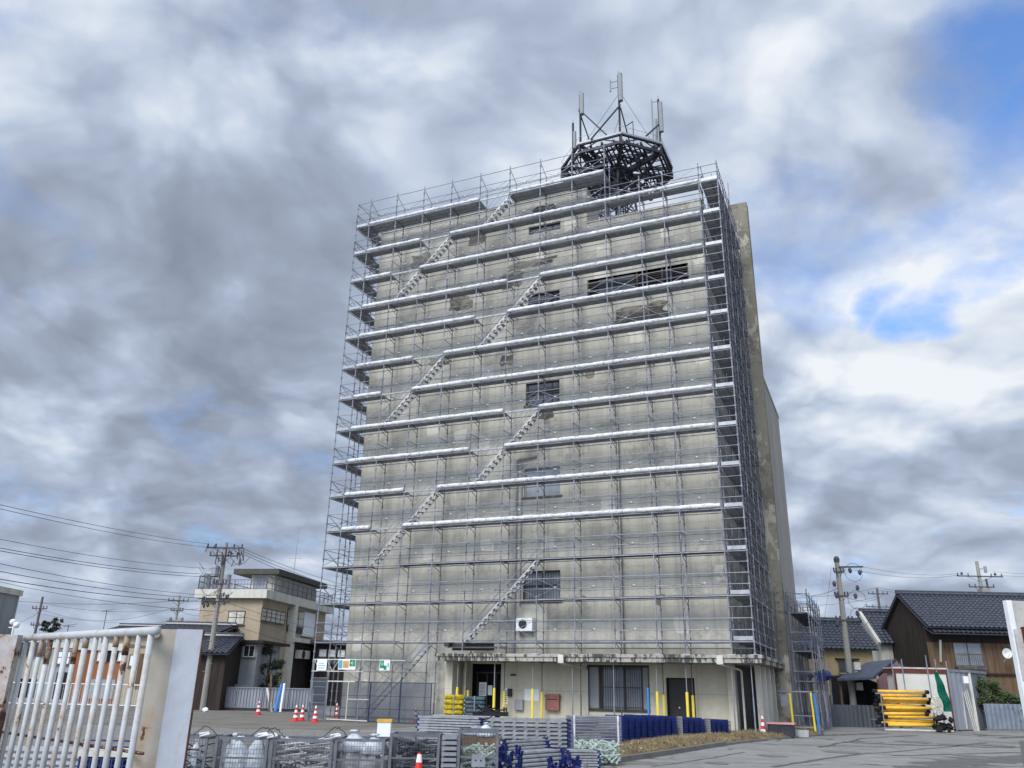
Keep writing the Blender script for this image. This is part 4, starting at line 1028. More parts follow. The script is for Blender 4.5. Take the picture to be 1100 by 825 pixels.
# braces in cage 3 and mixed steel in cage 5, clamps in cage 6
def pile(name, label, cat, x0, x1, y0, y1, z0, z1, n, r, L, mat, seed, tiltz=.25, group=None):
    R = random.Random(seed); o = thing(name, label, cat, ((x0+x1)/2, (y0+y1)/2, 0), 0, group)
    for i in range(n):
        x, y, z = R.uniform(x0, x1)-(x0+x1)/2, R.uniform(y0, y1)-(y0+y1)/2, z0+(z1-z0)*(i+.5)/n; a_ = R.uniform(-.5, .5) if R.random() < .75 else R.uniform(-1.5, 1.5); t_ = R.uniform(-tiltz, tiltz); l = L*R.uniform(.6, 1)/2
        hx, hy = (x1-x0)/2, (y1-y0)/2
        d = Vector((math.cos(a_)*math.cos(t_), math.sin(a_)*math.cos(t_), math.sin(t_)))*l
        x = max(-hx+abs(d.x)+.0, min(hx-abs(d.x), x)); y = max(-hy+abs(d.y), min(hy-abs(d.y), y)); z = max(z, z0+abs(d.z)+.02)
        m = MB(); m.tube(Vector((x, y, z))-d, Vector((x, y, z))+d, r, 6); m.box(x-d.x*.9-r*1.2, x-d.x*.9+r*1.2, y-d.y*.9-r*1.2, y-d.y*.9+r*1.2, z-d.z*.9-r*1.2, z-d.z*.9+r*1.2)
        m.build('piece', mat, o)
    return o
def cb(i, e=.08): return cages[i][0]+e, cages[i][1]-e
pile('brace_pile', 'jumble of loose silver braces lying in a mesh cage', 'braces', *cb(2), 16.1, 16.75, .14, .66, 60, .018, .95, M['stair'], 3)
pile('steel_pile', 'dark steel fittings heaped in the cage behind the orange cone', 'fittings', *cb(4), 16.1, 16.75, .14, .7, 60, .022, .7, M['dark_rail'], 4)
pile('clamp_pile', 'pale green clamps heaped in the rightmost mesh cage', 'clamps', *cb(5, .07), 16.1, 16.75, .14, .62, 75, .02, .3, M['clamp'], 5, .9)
pile('hook_pile', 'dark wire hooks tangled in the cage half hidden by the gate post', 'hooks', *cb(0), 16.1, 16.75, .14, .55, 30, .012, .5, M['steeldark'], 6, .6)
m = MB(); m.box(-.12, .12, -.01, .0, -.1, .1); o = m.build('grey_plate', M['rail']); tag(o, 'small square grey plate tied to the front of the rightmost cage', 'plate'); o.location = (cx(5, .52), 15.97, .42)
m = MB(); 
for e in (-.045, .045): m.tube((e, -.012, 0), (e, -.014, 0), .015, 8)
h_ = m.build('hole', M['black'], o)
# slings and hooks over the cage rims
for i, (c_, f_, lb) in enumerate([(0, .95, 'left of the bag-filled cage'), (1, .9, 'above the bag-filled cage'), (2, .03, 'at the left corner of the brace cage'), (3, .02, 'at the left corner of the overfull cage')]):
    m = MB(); R = random.Random(i+40); pts = []
    x0 = cx(c_, f_); z0 = cages[c_][2]
    for k in range(15):
        t = k/14; pts.append((x0-.22+.44*t+R.uniform(-.015, .015), 16.0+.05*math.sin(5*t), z0+.02+.16*math.sin(math.pi*t)*R.uniform(.8, 1.1)))
    m.path(pts, .008, 5); tag(m.build('wire_loop', M['steeldark']), 'bent dark wire loop hooked over the rims, '+lb, 'wire')
    m = MB(); m.tube((x0-.09, 15.98, z0+.01), (x0+.09, 15.97, z0+.05), .022, 7); m.tube((x0-.1, 15.96, z0+.045), (x0+.06, 15.99, z0+.075), .018, 7); tag(m.build('cloth_tie', M['tarp']), 'white cloth tie knotted on the cage rim, '+lb, 'tie')

# ================================================================== CONES
def cone_thing(label):
    o = thing('traffic_cone', label, 'cone', (0, 0, 0), 0, 'red and white traffic cones')
    m = MB(); m.box(-.19, .19, -.19, .19, 0, .03); m.lathe([(.14, .03), (.13, .06)], 16); m.build('base', M['conered'], o)
    for i in range(6):
        z0, z1 = .06+i*.107, .06+(i+1)*.107; r0, r1 = .125-.095*i/6, .125-.095*(i+1)/6
        m = MB(); m.lathe([(r0, z0), (r1, z1-.001)], 16); m.build('band', M['conered'] if i % 2 == 0 else M['conewhite'], o, False)
    m = MB(); m.lathe([(.03, .702), (.022, .72)], 10); m.build('tip', M['conered'], o)
    return o
c0 = cone_thing('large red and white cone in the foreground before the mesh cages')
P = at(451, 803, 13.2); c0.location = (P.x, 13.2, P.z-.72); c0.location.z = 0
def gp_(px, py): P = gr(px, py); return (P.x, P.y, 0)
for (px, py, lb) in [(277, 768, 'cone standing alone near the grey fence, leftmost of the far cones'), (317, 775, 'cone just left of its touching twin on the car park'), (324, 774.5, 'right one of the two touching cones on the car park'),
                     (338, 776, 'cone standing at the left foot of the entrance gantry'), (361, 771, 'cone seen through the entrance gantry opening'), (446, 777, 'cone at the end of the mesh panels, beside the silver deck stack')]:
    dup(c0, gp_(px, py), rnd.uniform(0, 1), lb)

# ================================================================== STACKED SCAFFOLD MATERIAL
# yellow and dark net bundles
def bundle(x0, x1, ytop, D, mat, nm, lb, n=9):
    p = at(x0, ytop, D); q = at(x1, ytop, D); W_ = q.x-p.x; H_ = p.z; o = thing(nm, lb, 'bundle', ((p.x+q.x)/2, D, 0), 0)
    for k in range(n):
        m = MB(); R = random.Random(k+int(x0)); z0, z1 = H_*k/n, H_*(k+1)/n
        N = 20; vs = []
        for zf, rr_ in ((0, .9), (.3, 1.03), (.7, 1.03), (1, .9)):
            for j in range(N):
                a_ = 2*math.pi*j/N; c_, s_ = math.cos(a_), math.sin(a_); e = .35
                vs.append((W_/2*rr_*math.copysign(abs(c_)**e, c_)*R.uniform(.94, 1.05), .35*rr_*math.copysign(abs(s_)**e, s_)*R.uniform(.94, 1.05), z0+(z1-z0)*zf))
        m.add(vs, [(i*N+j, i*N+(j+1) % N, (i+1)*N+(j+1) % N, (i+1)*N+j) for i in range(3) for j in range(N)]+[tuple(range(N-1, -1, -1)), tuple(3*N+j for j in range(N))])
        m.build('folded_layer', mat, o)
    m = MB(); m.bar((0, -.38, 0), (0, -.38, H_+.01), .03, .01); m.bar((0, -.38, H_+.01), (0, .38, H_+.01), .03, .01); m.build('strap', M['galv'], o)
    return o
bundle(478, 499, 746, 29, M['bundle'], 'yellow_bundle', 'stack of folded yellow netting beside the dark doorway')
bundle(499.5, 521, 748, 29, M['bundle2'], 'dark_bundle', 'stack of folded slate-grey netting, right of the yellow one', 11)
m = MB(); m.box(0, .16, 0, .012, 0, .3); o = m.build('green_tag', simple('lime_tag', (.35, .7, .3), .6)); P = at(509, 775, 28.55); o.location = (P.x, 28.5, P.z); o.rotation_euler = (0, .3, 0); tag(o, 'lime green tag hanging on the dark netting stack', 'tag')
# silver deck stack (zigzag), lying at an angle
def deckstack(nm, lb, P, rz, L, W_, n, th=.06, mat='silver', ends='blue', off=0.05, group=None):
    o = thing(nm, lb, 'deck stack', P, rz, group)
    for k in range(n):
        dx = off*(k % 2); m = MB(); m.box(dx, L+dx, 0, W_, k*th+.004, k*th+th*.45)
        x = dx+.03
        for e in (0.0, W_-.03): m.box(dx, L+dx, e, e+.03, k*th+th*.45+.001, k*th+th*.75)
        b_ = m.build('deck_plank', M[mat], o)
        m = MB()
        for x in (dx-.07, L+dx+.001):
            m.box(x, x+.069, .04, .1, k*th+.0, k*th+th*.7); m.box(x, x+.069, W_-.1, W_-.04, k*th+.0, k*th+th*.7)
        m.build('hook', M[ends], b_)
    return o
P = at(448, 786, 24.5); deckstack('silver_deck_stack', 'fanned stack of silver deck planks with blue hooks behind the mesh cages', (P.x, 24.5, 0), rad(-14), 1.75, 1.3, 13, .068)
# chevron stack: silver channels
P = at(524, 780, 23); P2 = at(610, 780, 23)
o = thing('channel_stack', 'long stack of silver channel planks with blue ends before the doorway', 'deck stack', (P.x, 23, 0), rad(6))
L = P2.x-P.x
for k in range(9):
    z = .02+k*.1; m = MB(); m.box(0, L, 0, .9, z, z+.02); m.box(0, L, -.02, .0, z, z+.05); m.box(.01*k, L, .1, .12, z+.021, z+.085)
    n = 7
    for i in range(n): m.add([(i*L/n+.03, -.025, z+.05), (i*L/n+.11, -.025, z+.05), (i*L/n+.17, -.025, z+.1), (i*L/n+.09, -.025, z+.1)], [(0, 1, 2, 3)])
    pz = m.build('channel_plank', M['silver'] if k % 3 else M['rail'], o)
    m = MB(); m.box(L+.003, L+.12, .05, .8, z, z+.07); m.build('end_bracket', M['blue'], pz)
# silver frame stack with white straps
P = at(612, 780, 24.5); P2 = at(668, 780, 24.5); zt_ = at(640, 768.5, 24.5).z
o = thing('frame_stack', 'strapped stack of silver guard frames left of the navy posts', 'frame stack', (P.x, 24.5, 0), rad(4)); L = P2.x-P.x
for k in range(22):
    z = .02+k*(zt_-.04)/22; m = MB(); m.tube((0, 0, z+.02), (L, 0, z+.02), .017, 6); m.tube((0, .7, z+.02), (L, .7, z+.02), .017, 6); m.tube((0.02, 0, z+.02), (.02, .7, z+.02), .014, 5); m.tube((L-.02, 0, z+.02), (L-.02, .7, z+.02), .014, 5)
    m.build('guard_frame', M['galv'] if k % 2 else M['rail'], o)
m = MB()
for x in (.1, L-.12): m.box(x, x+.05, -.03, -.02, 0, zt_)
m.build('strap', M['tarp'], o)
# navy blue stacks: rows of blue framed posts standing on end
def bluestack(x0, x1, yt, D0, D1, nm, lb, n):
    p = at(x0, yt, D0); q = at(x1, yt+(1 if x1 < 730 else 1.5), D1); o = thing(nm, lb, 'post stack', (p.x, p.y, 0), math.atan2(q.y-p.y, q.x-p.x)); L = math.hypot(q.x-p.x, q.y-p.y); R = random.Random(n)
    for i in range(n):
        x = L*i/n; h = p.z+(q.z-p.z)*i/n+R.uniform(-.025, .02); m = MB(); wd = L/n*.6
        m.box(x, x+wd, R.uniform(-.05, .05), .85, .01, h)
        for k in range(14):
            z = .03+k*(h-.06)/14; m.box(x-.015, x+wd+.015, -.075, -.032, z, z+(h/14)*.5)
        m.build('post_column', M['blue'], o)
    return o
bluestack(668, 727, 768.5, 29.5, 31, 'navy_post_stack', 'long navy blue stack of scaffold posts behind the grass mound, largest of three', 9)
bluestack(733, 757, 770.5, 31.3, 32, 'navy_post_stack', 'middle navy blue post stack, in front of the dark side door', 4)
bluestack(763, 785, 772.5, 32.2, 32.9, 'navy_post_stack', 'small navy blue post stack nearest the building corner', 4)
P = at(728, 770, 31.2); rods('short_tube_stack', 'silver tubes stacked between the large and middle navy stacks', 'tubes', (P.x, 31.2, 0), (1, .1), .16, 3, 14, .028, M['rail'], 2.4)
P = at(758, 770, 32.1); rods('short_tube_stack', 'silver tubes stacked between the middle and small navy stacks', 'tubes', (P.x, 32.1, 0), (1, .1), .16, 3, 13, .028, M['rail'], 2.4)
# big tube bundles in front with navy couplers
def tubebundle(pA_, pB_, DA, DB_, nm, lb, nx, nz, r, seed):
    A = at(*pA_, DA); B_ = at(*pB_, DB_); d = Vector((B_.x-A.x, B_.y-A.y)); L = d.length
    return rods(nm, lb, 'tubes', (A.x, A.y, 0), (d.x/L, d.y/L), L, nx, nz, r, M['silver'], 2.6, .07, .16, None, True, 0, seed)
tubebundle((546, 800), (612, 790), 17.6, 19.2, 'tube_bundle', 'near bundle of silver tubes with navy couplers, right of the mesh cages', 9, 6, .035, 2)
tubebundle((548, 780), (597, 775), 20.2, 21.6, 'tube_bundle', 'smaller bundle of silver tubes lying behind the near one', 7, 7, .035, 3)
def spikes(px, py, D, lb, seed, W_=.55, H_=.62):
    P = at(px, py, D); o = thing('coupler_heap', lb, 'couplers', (P.x, D, 0)); R = random.Random(seed)
    for i in range(38):
        m = MB(); x = R.uniform(-W_/2, W_/2); y = R.uniform(-.25, .25); z = R.uniform(.05, H_)*(1-.25*abs(x)/(W_/2)); a_ = R.uniform(-.6, .6)
        m.bar((x, y, z-.06), (x+.1*math.sin(a_), y-.05, z+.1), .05, .022); m.tube((x-.03, y, z-.05), (x-.02, y-.09, z-.03), .03, 7); m.build('coupler', M['blue'], o)
    return o
spikes(549, 815, 17.1, 'heap of navy blue couplers beside the rightmost mesh cage', 1, .5, .62)
spikes(606, 822, 17.7, 'heap of navy blue couplers at the near end of the kerb', 2, .6, .42)
P = at(655, 800, 22.5)
pile('clamp_heap', 'heap of pale green clamps at the foot of the grass mound', 'clamps', at(618, 800, 21).x, at(664, 800, 21).x, 20.6, 21.4, .05, .48, 130, .02, .26, M['clamp'], 15, .9)
P = at(612, 812, 19.8); deckstack('short_deck_stack', 'small stack of silver planks below the pale green clamps', (P.x, 19.8, 0), rad(5), .62, .5, 7, .055, 'silver', 'blue', .03)
bag(at(512, 785, 21).x, 21, .56, .27, .27, 21, 'clear plastic bag lying on top of the stacks behind the cages', 'paleglass')
bag(at(522, 785, 20.5).x, 20.62, .56, .19, .3, 22, 'bright white plastic bag lying on top of the stacks behind the cages')
m = MB(); m.box(-.5, .5, -.3, .3, 0, .56); tag(m.build('timber_crate', M['wood2']), 'dark crate under the plastic bags behind the cages', 'crate').location = (at(517, 785, 21).x, 20.8, 0)
P = at(405, 785, 21); Q = at(420, 773, 21)
o = thing('white_box', 'white box with an orange lid standing behind the mesh cages', 'box', (P.x, 21, 0), .05)
m = MB(); m.box(0, Q.x-P.x, 0, .4, 0, Q.z-.06); m.build('box_body', M['paper'], o); m = MB(); m.box(-.02, Q.x-P.x+.02, -.02, .42, Q.z-.059, Q.z); m.build('lid', simple('orange_lid', (.6, .35, .05), .6), o)
m = MB(); R = random.Random(8)
P = at(550, 768, 24)
for i in range(10): m.tube((R.uniform(-.5, .5), R.uniform(-.2, .2), R.uniform(0, .08)), (R.uniform(-.5, .5), R.uniform(-.2, .2), R.uniform(.05, .28)), .02, 5)
m.box(-.45, .5, -.15, .2, 0, .1); tag(m.build('black_hose', M['rubber']), 'tangle of black hose lying on the silver channel stack', 'hose').location = (P.x-.6, 23.5, .93)
# behind the gate: crate of blue cells, pipes
P = at(88, 806, 13.5); Q = at(158, 806, 13.5)
o = thing('blue_cell_crate', 'dark blue grid crate with a pale lid, seen through the gate bars', 'crate', (P.x, 13.5, 0))
m = MB(); m.box(0, Q.x-P.x, 0, .8, 0, P.z-.08); m.build('crate_body', M['black'], o)
m = MB(); W_ = Q.x-P.x
for i in range(13): m.box(i*W_/12-.012, i*W_/12+.012, -.03, -.002, 0, P.z-.082)
for k in range(10): m.box(0, W_, -.025, -.001, k*.085, k*.085+.022)
m.build('cell_grid', M['blue'], o)
m = MB(); m.box(-.05, W_+.05, -.05, .85, P.z-.079, P.z); m.build('lid', M['whitewall'], o)
P = at(2, 806, 13.8); rods('pale_pipe_stack', 'stack of pale grey pipes behind the left half of the gate', 'pipes', (P.x, 13.9, 0), (1, .02), 1.25, 2, 7, .045, M['silver'], 2.4)

# ================================================================== MOUND, KERB, DRY GRASS
FR = [(627, 826), (650, 821), (700, 813.5), (740, 807), (790, 799), (840, 794), (885, 790)]
BKp = [(612, 822), (640, 812), (690, 803), (735, 796), (785, 790.5), (835, 786), (882, 784)]
fr = [gr(*p) for p in FR]; bk = [gr(*p) for p in BKp]
def samp(pts, t): 
    x = t*(len(pts)-1); i = min(int(x), len(pts)-2); return pts[i].lerp(pts[i+1], x-i)
NX, NY = 120, 14; vs = []; R = random.Random(4)
from mathutils import noise as mn
def mound(t, s_):
    p = samp(fr, t).lerp(samp(bk, t), s_); hgt = math.sin(math.pi*min(1, s_*.8+.12))**.6*.26*(1-.35*t)
    return Vector((p.x, p.y, .02+hgt+.06*mn.noise(Vector((p.x*1.1, p.y*1.1, 0)))+.03*mn.noise(Vector((p.x*4, p.y*4, 3)))))
for i in range(NX+1):
    for j in range(NY+1):
        v = mound(i/NX, j/NY); 
        if j in (0, NY) : v.z = .0 if j == NY else .06
        vs.append(v)
m = MB(); m.add(vs, [(i*(NY+1)+j, (i+1)*(NY+1)+j, (i+1)*(NY+1)+j+1, i*(NY+1)+j+1) for i in range(NX) for j in range(NY)])
struct(m.build('grass_mound', M['soil'], None, True))
m = MB()
for i in range(15000):
    t, s_ = R.random()**.9, R.uniform(.03, 1); p = mound(t, s_); h = R.uniform(.03, .11)*(1.3 if R.random() < .1 else 1); a_ = R.uniform(0, 6.28); w_ = R.uniform(.006, .014); lx, ly = R.uniform(-.08, .08), R.uniform(-.08, .08)
    m.add([(p.x-w_*math.cos(a_), p.y-w_*math.sin(a_), p.z-.01), (p.x+w_*math.cos(a_), p.y+w_*math.sin(a_), p.z-.01), (p.x+lx, p.y+ly, p.z+h)], [(0, 1, 2)])
tag(m.build('dry_grass', M['straw']), 'straw-coloured dry grass covering the mound beside the asphalt', 'grass', None, 'stuff')
m = MB()
for i in range(0, 12):
    t0, t1 = i*.052, (i+1)*.052-.0015; p, q = samp(fr, t0), samp(fr, t1); m.bar((p.x, p.y, .06), (q.x, q.y, .06), .15, .13)
ke = m.build('kerb', M['curb']); struct(ke)
m = MB()
for i in range(12, 19):
    t0, t1 = i*.052, (i+1)*.052; p, q = samp(fr, t0), samp(fr, t1); m.bar((p.x, p.y, .03), (q.x, q.y, .03), .14, .08)
struct(m.build('kerb', M['curb']))
m = MB(); p0_, p1_ = BW(-12.9, -.9), BW(1.4, -.9); p2_, p3_ = BW(1.4, 8), BW(-12.9, BF)
m.add([BW(-13.2, -1.2, .03), BW(1.6, -1.2, .03), BW(1.6, 12, .03), BW(AR, 12, .03), BW(AR, BF, .03), BW(-13.2, BF, .03), BW(-13.2, -1.2, -.1), BW(1.6, -1.2, -.1), BW(1.6, 12, -.1)], [(0, 1, 2, 3, 4, 5), (0, 6, 7, 1), (1, 7, 8, 2)]); struct(m.build('pavement', M['curb']))
# little pale stones on the mound's near end
m = MB(); R = random.Random(77)
for i in range(90):
    p = mound(R.uniform(0, .3), R.uniform(.05, .6)); s_ = R.uniform(.012, .035); m.blob((p.x, p.y, p.z+s_*.4), s_, s_, s_*.6, i, 6, 4, .2)
tag(m.build('pale_chippings', M['whitewall']), 'pale chippings scattered on the near end of the mound', 'chippings', None, 'stuff')
# things under the canopy's right side
P = gr(811, 783.5); 
o = thing('covered_pallet', 'dark load under a pink sheet at the right foot of the building', 'pallet', (BW(1.0, 1.2).x, BW(1.0, 1.2).y, 0), -YAW)
m = MB(); m.box(0, .95, 0, .8, .03, .5); m.build('load', M['steeldark'], o); m = MB(); m.box(-.03, 1.02, -.04, .84, .501, .56); m.build('sheet', simple('pink_sheet', (.6, .28, .28), .7), o)
dup(c0, BW(.85, 1.0, .0), .3, 'cone half hidden behind the pink sheet at the canopy corner', (1.0, 1.0, 1.15))
m = MB(); m.box(-.25, .25, -.02, .02, 0, .4); o = m.build('leaning_board', M['greywall']); o.location = BW(2.2, 2.0, .02); o.rotation_euler = (-.9, 0, -YAW); tag(o, 'pale board leaning behind the pink-sheeted load', 'board')

# ================================================================== BACKGROUND LEFT
def boxpart(nm, mat, par, *a):
    m = MB()
    for b_ in a: m.box(*b_)
    return m.build(nm, mat, par)
def wind(par, x0, x1, y, z0, z1, glass='paleglass', frame='frame', n=2, nrow=1, side=None, curtain=None):
    "window on a wall facing -y (or on side 'x' facing -x/+x at x=y)"
    def B(m, u0, u1, d0, d1, c0, c1):
        if side is None: m.box(u0, u1, y+d0, y+d1, c0, c1)
        elif side == 'R': m.box(y-d1, y-d0, u0, u1, c0, c1)
        else: m.box(y+d0, y+d1, u0, u1, c0, c1)
    m = MB(); t = .05
    B(m, x0, x1, -.06, -.002, z0, z0+t); B(m, x0, x1, -.06, -.002, z1-t, z1)
    for i in range(n+1): x = x0+(x1-x0-t)*i/n; B(m, x, x+t, -.055, -.003, z0+t, z1-t)
    for j in range(1, nrow): z = z0+(z1-z0)*j/nrow; B(m, x0+t, x1-t, -.05, -.004, z, z+.035)
    f = m.build('window', M[frame], par)
    m = MB(); B(m, x0+.02, x1-.02, -.03, -.01, z0+.02, z1-.02); m.build('pane', M[glass], f)
    m = MB(); B(m, x0-.08, x1+.08, -.12, -.0015, z0-.07, z0-.005); m.build('sill', M['canopyc'], f)
    return f
# beige two-storey building, turned 9.5 degrees
C_ = at(277, 690, 62); BT = rad(9.5); dv = Vector((math.sin(BT), math.cos(BT))); ev = Vector((-math.cos(BT), math.sin(BT)))
def LF(px, py): t, z = along(C_, ev.x, ev.y, px, py); return -t, z       # on the left face: local x, z
def RF(px, py): t, z = along(C_, dv.x, dv.y, px, py); return t, z        # on the right face: local y, z
bb = thing('beige_building', 'beige two-storey flat-roofed building with a rooftop railing, left of the scaffolding', 'building', (C_.x, C_.y, 0), -BT)
wl_, _ = LF(208, 700); ll, _ = RF(348, 680); zb = LF(277, 643)[1]; zt2 = zb+.62
boxpart('wall', M['tan'], bb, (wl_, 0, 0, ll, 0, zb))
boxpart('roof_parapet', M['whitewall'], bb, (wl_-.35, .45, -.45, ll+.6, zb+.002, zt2))
ph = boxpart('penthouse', M['whitewall'], bb, (-2.2, -.3, 2.2, 10.5, zt2+.002, zt2+1.35)); boxpart('penthouse_roof', simple('olive_roof_edge', (.07, .07, .055), .8), ph, (-3.4, .3, 1.5, 11.5, zt2+1.352, zt2+1.75))
boxpart('penthouse_panel', M['rail'], ph, (-2.0, -.9, 2.15, 2.19, zt2+.05, zt2+1.2))
m = MB(); n = 14
def railrun(m, p, q, z0, h, n):
    p = Vector(p); q = Vector(q)
    for dz in (h, h*.55, h*.12): m.tube((p.x, p.y, z0+dz), (q.x, q.y, z0+dz), .03, 4)
    for i in range(n+1): r = p.lerp(q, i/n); m.tube((r.x, r.y, z0), (r.x, r.y, z0+h), .035, 4)
    for i in range(n*5): r = p.lerp(q, i/(n*5)); m.tube((r.x, r.y, z0+h*.12), (r.x, r.y, z0+h), .012, 3)
railrun(m, (wl_-.2, -.3), (-3.5, -.3), zt2, 1.0, 4); railrun(m, (.3, -.3), (.3, ll+.4), zt2, .95, 14); railrun(m, (-3.5, -.3), (.3, -.3), zt2, .7, 3); railrun(m, (wl_-.2, -.3), (wl_-.2, ll), zt2, 1.0, 9)
m.build('roof_railing', M['dark_rail'], bb)
m = MB()
for i, (x, h_) in enumerate(((-5.2, 1.2), (-4.6, .8), (-3.9, 1.3))): m.lathe([(.28, 0), (.28, h_), (.1, h_+.12)], 10, (x, 1+i*.3, zt2))
m.build('water_tank', M['steelgrey'], bb)
m = MB(); m.tube((-.5, 6, zt2+1.7), (-.5, 6, zt2+5.6), .03, 4); m.tube((-1.1, 6, zt2+3.2), (.1, 6, zt2+3.2), .02, 4); m.build('roof_aerial', M['steelgrey'], bb)
x0, z1 = LF(246, 656); x1, z0 = LF(262, 671); wind(bb, x0, x1, 0, z0, z1, 'whitewall', 'frame', 2, 2)
y0, z1 = RF(281, 654); y1, z0 = RF(305, 671); wind(bb, y0, y1, 0, z0, z1+.1, 'whitewall', 'frame', 5, 3, 'R')
y0, z1 = RF(309, 655); y1, z0 = RF(325, 674); wind(bb, y0, y1, 0, z0, z1+.1, 'whitewall', 'frame', 3, 2, 'R'); 
y0, z1 = RF(326, 657); y1, z0 = RF(336, 685); wind(bb, y0, y1, 0, z0, z1, 'paper', 'white', 1, 1, 'R')
y0, z1 = RF(308, 672); y1, z0 = RF(324, 681); boxpart('spandrel', M['steeldark'], bb, (.002, .06, y0, y1, z0, z1))
y0, _ = RF(306, 700); y1, _ = RF(309, 700); boxpart('corner_column', M['whitewall'], bb, (.003, .5, y0, y1, 0, zb))
y1, z1 = RF(346, 684); y0, z0 = RF(309, 682); boxpart('balcony_beam', M['whitewall'], bb, (.003, .8, y0, ll, z0-.5, z0-.2))
boxpart('lower_storey', M['wood'], bb, (.004, .3, RF(309, 700)[0], ll, 0, z0-.52))
for (a_, b_) in ((345, 353), (356, 364)):
    pass
m = MB(); yA = RF(309, 700)[0]
for i in range(22): y = yA+(ll-yA)*i/22; m.box(.301, .34, y, y+.06, 1.2, z0-.6)
m.build('lattice', M['frame'], bb)
y0, z1 = RF(313, 698); y1, z0 = RF(323, 708); AC = boxpart('air_conditioner', M['whitewall'], bb, (.35, .75, y0, y1, z0, z1)); m = MB(); m.lathe([(.33, 0), (.33, .02)], 12); m.v = [(.752+z, y0+(y1-y0)*.35+x, (z0+z1)/2+y) for x, y, z in m.v]; m.build('fan', M['steeldark'], AC)
# low annex with pale panelled windows behind the scaffold
a0 = at(338, 706, 70); a1 = at(378, 706, 70)
an = thing('annex_building', 'dark-walled annex with pale window panels seen through the left scaffold posts', 'building', (a0.x, 70, 0), 0)
boxpart('wall', M['wood'], an, (0, a1.x-a0.x, 0, 6, 0, at(350, 692, 70).z)); boxpart('roof', M['tile'], an, (-.4, a1.x-a0.x+.4, -.5, 6.4, at(350, 692, 70).z+.002, at(350, 689.5, 70).z+.1))
for k in range(3):
    x0 = at(342+k*10, 705, 70).x-a0.x; wind(an, x0, x0+.68, 0, at(345, 706, 70).z, at(345, 697, 70).z, 'paper', 'frame', 1, 1)
for i in range(9): m = MB(); x = .2+i*.38; m.box(x, x+.05, -.05, -.003, .5, 2.4); m.build('post', M['frame'], an)
# small white building
def block(nm, lb, cat, px0, px1, pyt, Y, depth, mat, roofm='frame', over=.25, rth=.2, rz=0., lift=0.):
    a = at(px0, pyt, Y); b_ = at(px1, pyt, Y); o = thing(nm, lb, cat, (a.x, Y, 0), rz); W_ = (b_.x-a.x); h = at((px0+px1)/2, pyt, Y).z
    boxpart('wall', M[mat], o, (0, W_, 0, depth, lift, h-rth)); 
    if roofm: boxpart('roof', M[roofm], o, (-over, W_+over, -over, depth+over, h-rth+.002, h))
    return o, a, W_, h
o, a, W_, h = block('small_white_house', 'small white building with one dark window below the beige building', 'building', 254, 279, 688, 56, 4, 'greywall', 'wood', .5, .18, rad(-6))
def wp(o, a, Y, px0, py0, px1, py1, *k, **kw):
    p = at(px0, py0, Y); q = at(px1, py1, Y); return wind(o, p.x-a.x, q.x-a.x, 0, q.z, p.z, *k, **kw)
wp(o, a, 56, 263, 693, 274, 706, 'glass', 'white', 2, 1); boxpart('cream_side', M['whitewall'], o, (-1.0, -.003, -.1, 3.2, 0, h-.25)); boxpart('lower_eave', M['greywall'], o, (-.2, W_+.2, -.5, -.003, 1.0, 1.5)); boxpart('dark_base', M['black'], o, (.1, W_-.4, -.04, -.002, 0, .99))
# tiled roofs
def tiled(mb, A, B_, C2, D2, tw_=.3, rh=.3, amp=.035, th=.1, sub=6):
    "A,B ridge ends; D2,C2 the matching eave ends (A above D2, B above C2)"
    A, B_, C2, D2 = map(Vector, (A, B_, C2, D2)); nu = max(2, int((B_-A).length/tw_))*sub; rows = max(2, int((D2-A).length/rh))
    nrm_ = (B_-A).cross(D2-A).normalized(); nrm_ = nrm_ if nrm_.z > 0 else -nrm_; vs = []; k = 0; nv = 0
    for j in range(rows):
        for e in (0, 1):
            v = (j+e)/rows; lift = .0 if e == 0 else .045
            for i in range(nu+1):
                u = i/nu; ph_ = (i % sub)/sub; w_ = amp*(math.cos(2*math.pi*ph_)+.35*math.cos(4*math.pi*ph_))
                P = A.lerp(B_, u).lerp(D2.lerp(C2, u), v); vs.append(P+nrm_*(w_+lift+.01))
            nv += 1
    N = nu+1; mb.add(vs, [(j*N+i, j*N+i+1, (j+1)*N+i+1, (j+1)*N+i) for j in range(nv-1) for i in range(nu)])
    q = [A, B_, C2, D2]; lo_ = [p-nrm_*th for p in q]; mb.add([p-nrm_*.03 for p in q]+lo_, [(0, 1, 2, 3), (7, 6, 5, 4), (0, 4, 5, 1), (1, 5, 6, 2), (2, 6, 7, 3), (3, 7, 4, 0)])
def ridge(mb, A, B_, r=.13): mb.tube(A, B_, r, 8); mb.tube(Vector(A)+Vector((0, 0, .13)), Vector(B_)+Vector((0, 0, .13)), r*.6, 6)
